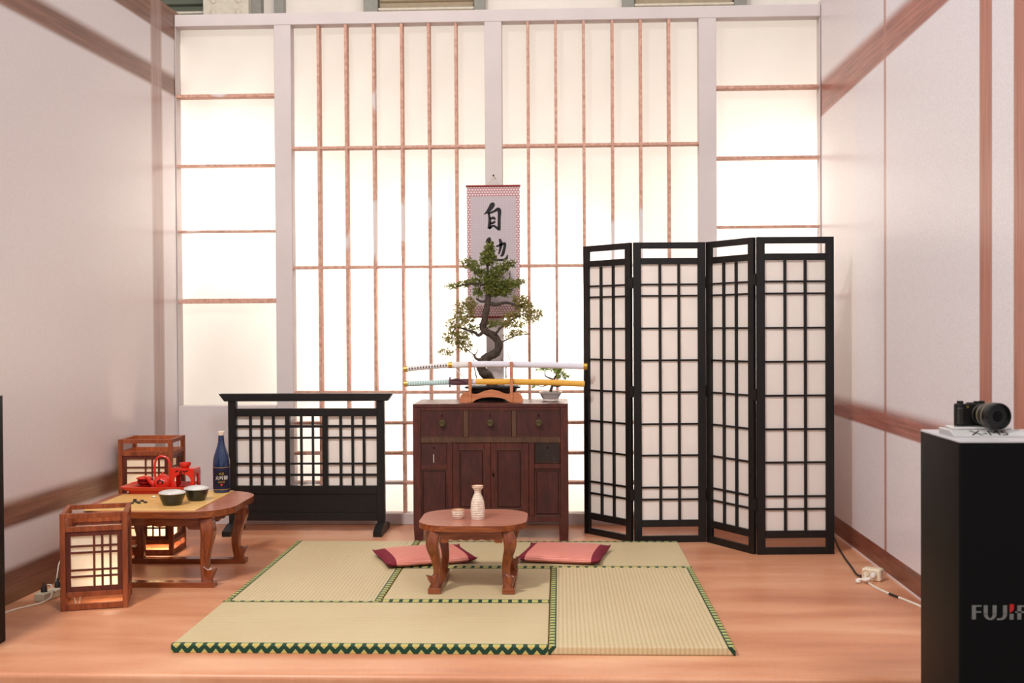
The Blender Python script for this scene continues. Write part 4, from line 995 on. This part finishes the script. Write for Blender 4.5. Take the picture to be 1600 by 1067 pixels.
for x_, r_, h_ in ((-.040, .010, .008), (.036, .009, .007), (.016, .008, .006)):
    bm = bmesh.new(); lathe(bm, [(0, 0), (r_, 0), (r_, h_), (r_ * .9, h_ + .001), (0, h_ + .001)], 20); mk('dial', bm, 'cam_lens', cm, True, loc=(x_, 0, .069))
B('hot_shoe', 'cam_metal', cm, -.014, .004, -.009, .009, .0692, .0725, .0005)
B('grip', 'cam_metal', cm, -.0585, -.040, -.021, -.010, .006, .058, .003)
bm = bmesh.new(); lathe(bm, [(0, -.0005), (.004, -.0005), (.004, .002), (0, .002)], 12); mk('af_lamp', bm, 'gold', cm, loc=(-.026, -.018, .060), rot=(R(90), 0, 0))
def lensring(name, mat_, prof):
    bm = bmesh.new(); lathe(bm, prof, 40); return mk(name, bm, mat_, cm, True, loc=(.018, -.017, .0365), rot=(R(90), 0, 0))
lensring('lens_mount', 'cam_metal', [(0, 0), (.031, 0), (.031, .006), (.029, .008), (0, .008)])
lensring('lens_barrel', 'cam_lens', [(.0, .007), (.0295, .007), (.031, .02), (.033, .034), (.036, .050), (.0395, .064), (.0405, .098), (.0395, .102), (.0365, .102), (.034, .092), (0, .090)])
lensring('focus_ring', 'cam_highlight', [(.0325, .028), (.0345, .030), (.0345, .036), (.0335, .038)])
lensring('focus_ring', 'cam_metal', [(.0345, .039), (.0375, .042), (.0385, .054), (.0385, .058)])
lensring('zoom_ring', 'cam_highlight', [(.0390, .061), (.0405, .062), (.0405, .065), (.0398, .067)])
lensring('lens_hood', 'cam_lens', [(.0398, .069), (.0408, .072), (.0410, .096), (.0405, .099)])
lensring('front_glass', 'glass_dark', [(0, .0915), (.018, .0910), (.0338, .0905)])

# ------------------------------------------------------------------ outlets and cables
pL = thing('power_strip', 'grey-cream power strip on the floor beside the short lantern', 'power strip', (-.893, .955, 0), R(76))
B('strip_body', 'strip_grey', pL, -.12, .12, -.028, .028, .001, .040, .004)
for x_ in (-.08, -.03, .02, .07):
    bm = bmesh.new(); lathe(bm, [(0, 0), (.017, 0), (.017, .0012), (0, .0012)], 18); mk('socket', bm, 'strip', pL, loc=(x_, 0, .0398))
for x_ in (-.08, .02):
    bm = bmesh.new(); lathe(bm, [(0, 0), (.015, 0), (.014, .02), (.006, .032), (.004, .045), (0, .046)], 14); mk('plug', bm, 'cable_black', pL, True, loc=(x_, 0, .041))
bm = bmesh.new(); tube(bm, smooth_path([(-.99, .56, .005), (-.965, .67, .005), (-.93, .74, .005), (-.890, .80, .008), (-.866, .85, .025), (-.874, .875, .07), (-.9, .89, .0725)], 6), .0040, 8)
tag(mk('power_cable', bm, 'cable_white', None, True), 'white cable running from the left pedestal to the power strip', 'cable')
bm = bmesh.new(); tube(bm, smooth_path([(-.906, 1.00, .062), (-.9, 1.00, .10), (-.895, 1.01, .15), (-.878, 1.02, .178), (-.86, 1.02, .14), (-.85, 1.01, .07), (-.838, 1.0, .006), (-.80, 1.02, .005)], 6), .0036, 8)
tag(mk('power_cable', bm, 'cable_white', None, True), 'white cable looping up from the power strip behind the short lantern', 'cable')
pR = thing('power_outlet', 'cream double socket box on the floor by the right wall', 'power outlet', (3.150, 1.375, 0), R(-33))
B('outlet_body', 'strip', pR, -.048, .048, -.030, .030, .001, .062, .006)
for x_ in (-.024, .014):
    bm = bmesh.new(); lathe(bm, [(.0165, -.0005), (.0175, .0015), (.0155, .002), (.0145, -.0045), (0, -.0045)], 20); mk('socket', bm, 'rim_brown' if x_ < 0 else 'strip_grey', pR, True, loc=(x_, -.0302, .036), rot=(R(90), 0, 0))
bm = bmesh.new(); lathe(bm, [(0, 0), (.0145, 0), (.015, .012), (.011, .022), (0, .024)], 20); mk('plug', bm, 'tape', pR, True, loc=(.016, -.0325, .034), rot=(R(90), 0, 0))
bm = bmesh.new(); tube(bm, smooth_path([(3.108, 1.352, .030), (3.104, 1.33, .012), (3.108, 1.26, .0052), (3.118, 1.16, .0052), (3.142, 1.06, .0052), (3.166, .98, .0052), (3.19, .90, .0052), (3.212, .82, .0052), (3.23, .70, .0052), (3.235, .55, .0052)], 7), .0062, 8)
wc = tag(mk('power_cable', bm, 'cable_white', None, True), 'white cable leading from the right socket box towards the viewer', 'cable')
bm = bmesh.new(); tube(bm, smooth_path([(3.144, 1.052, .0054), (3.156, 1.012, .0054), (3.1675, .976, .0054)], 6), .0068, 8); mk('black_tape', bm, 'cable_black', wc, True)
bm = bmesh.new(); tube(bm, smooth_path([(3.22, 2.50, .0055), (3.172, 2.18, .0055), (3.140, 1.92, .0055), (3.115, 1.66, .0055), (3.098, 1.50, .0055), (3.100, 1.42, .012), (3.1135, 1.398, .020)], 7), .0052, 8)
tag(mk('power_cable', bm, 'cable_black', None, True), 'black cable running from behind the folding screen to the socket box', 'cable')
bm = bmesh.new()
for i in range(7):
    a = i / 6; c = Vector((3.055 + .045 * a, 1.30 + .03 * math.sin(a * 5), .006 + .022 * a)); s = .012 + .006 * random.random()
    bmesh.ops.create_icosphere(bm, subdivisions=1, radius=s * .8, matrix=Matrix.Translation(c) @ Matrix.Diagonal((1.3, .9, .45 + .3 * a, 1)))
for v in bm.verts: v.co += Vector((random.uniform(-1, 1), random.uniform(-1, 1), random.uniform(0, .6))) * .0025; v.co.z = max(v.co.z, .001)
tag(mk('crumpled_tape', bm, 'tape', None), 'crumpled white tape scrap beside the right socket box', 'tape')
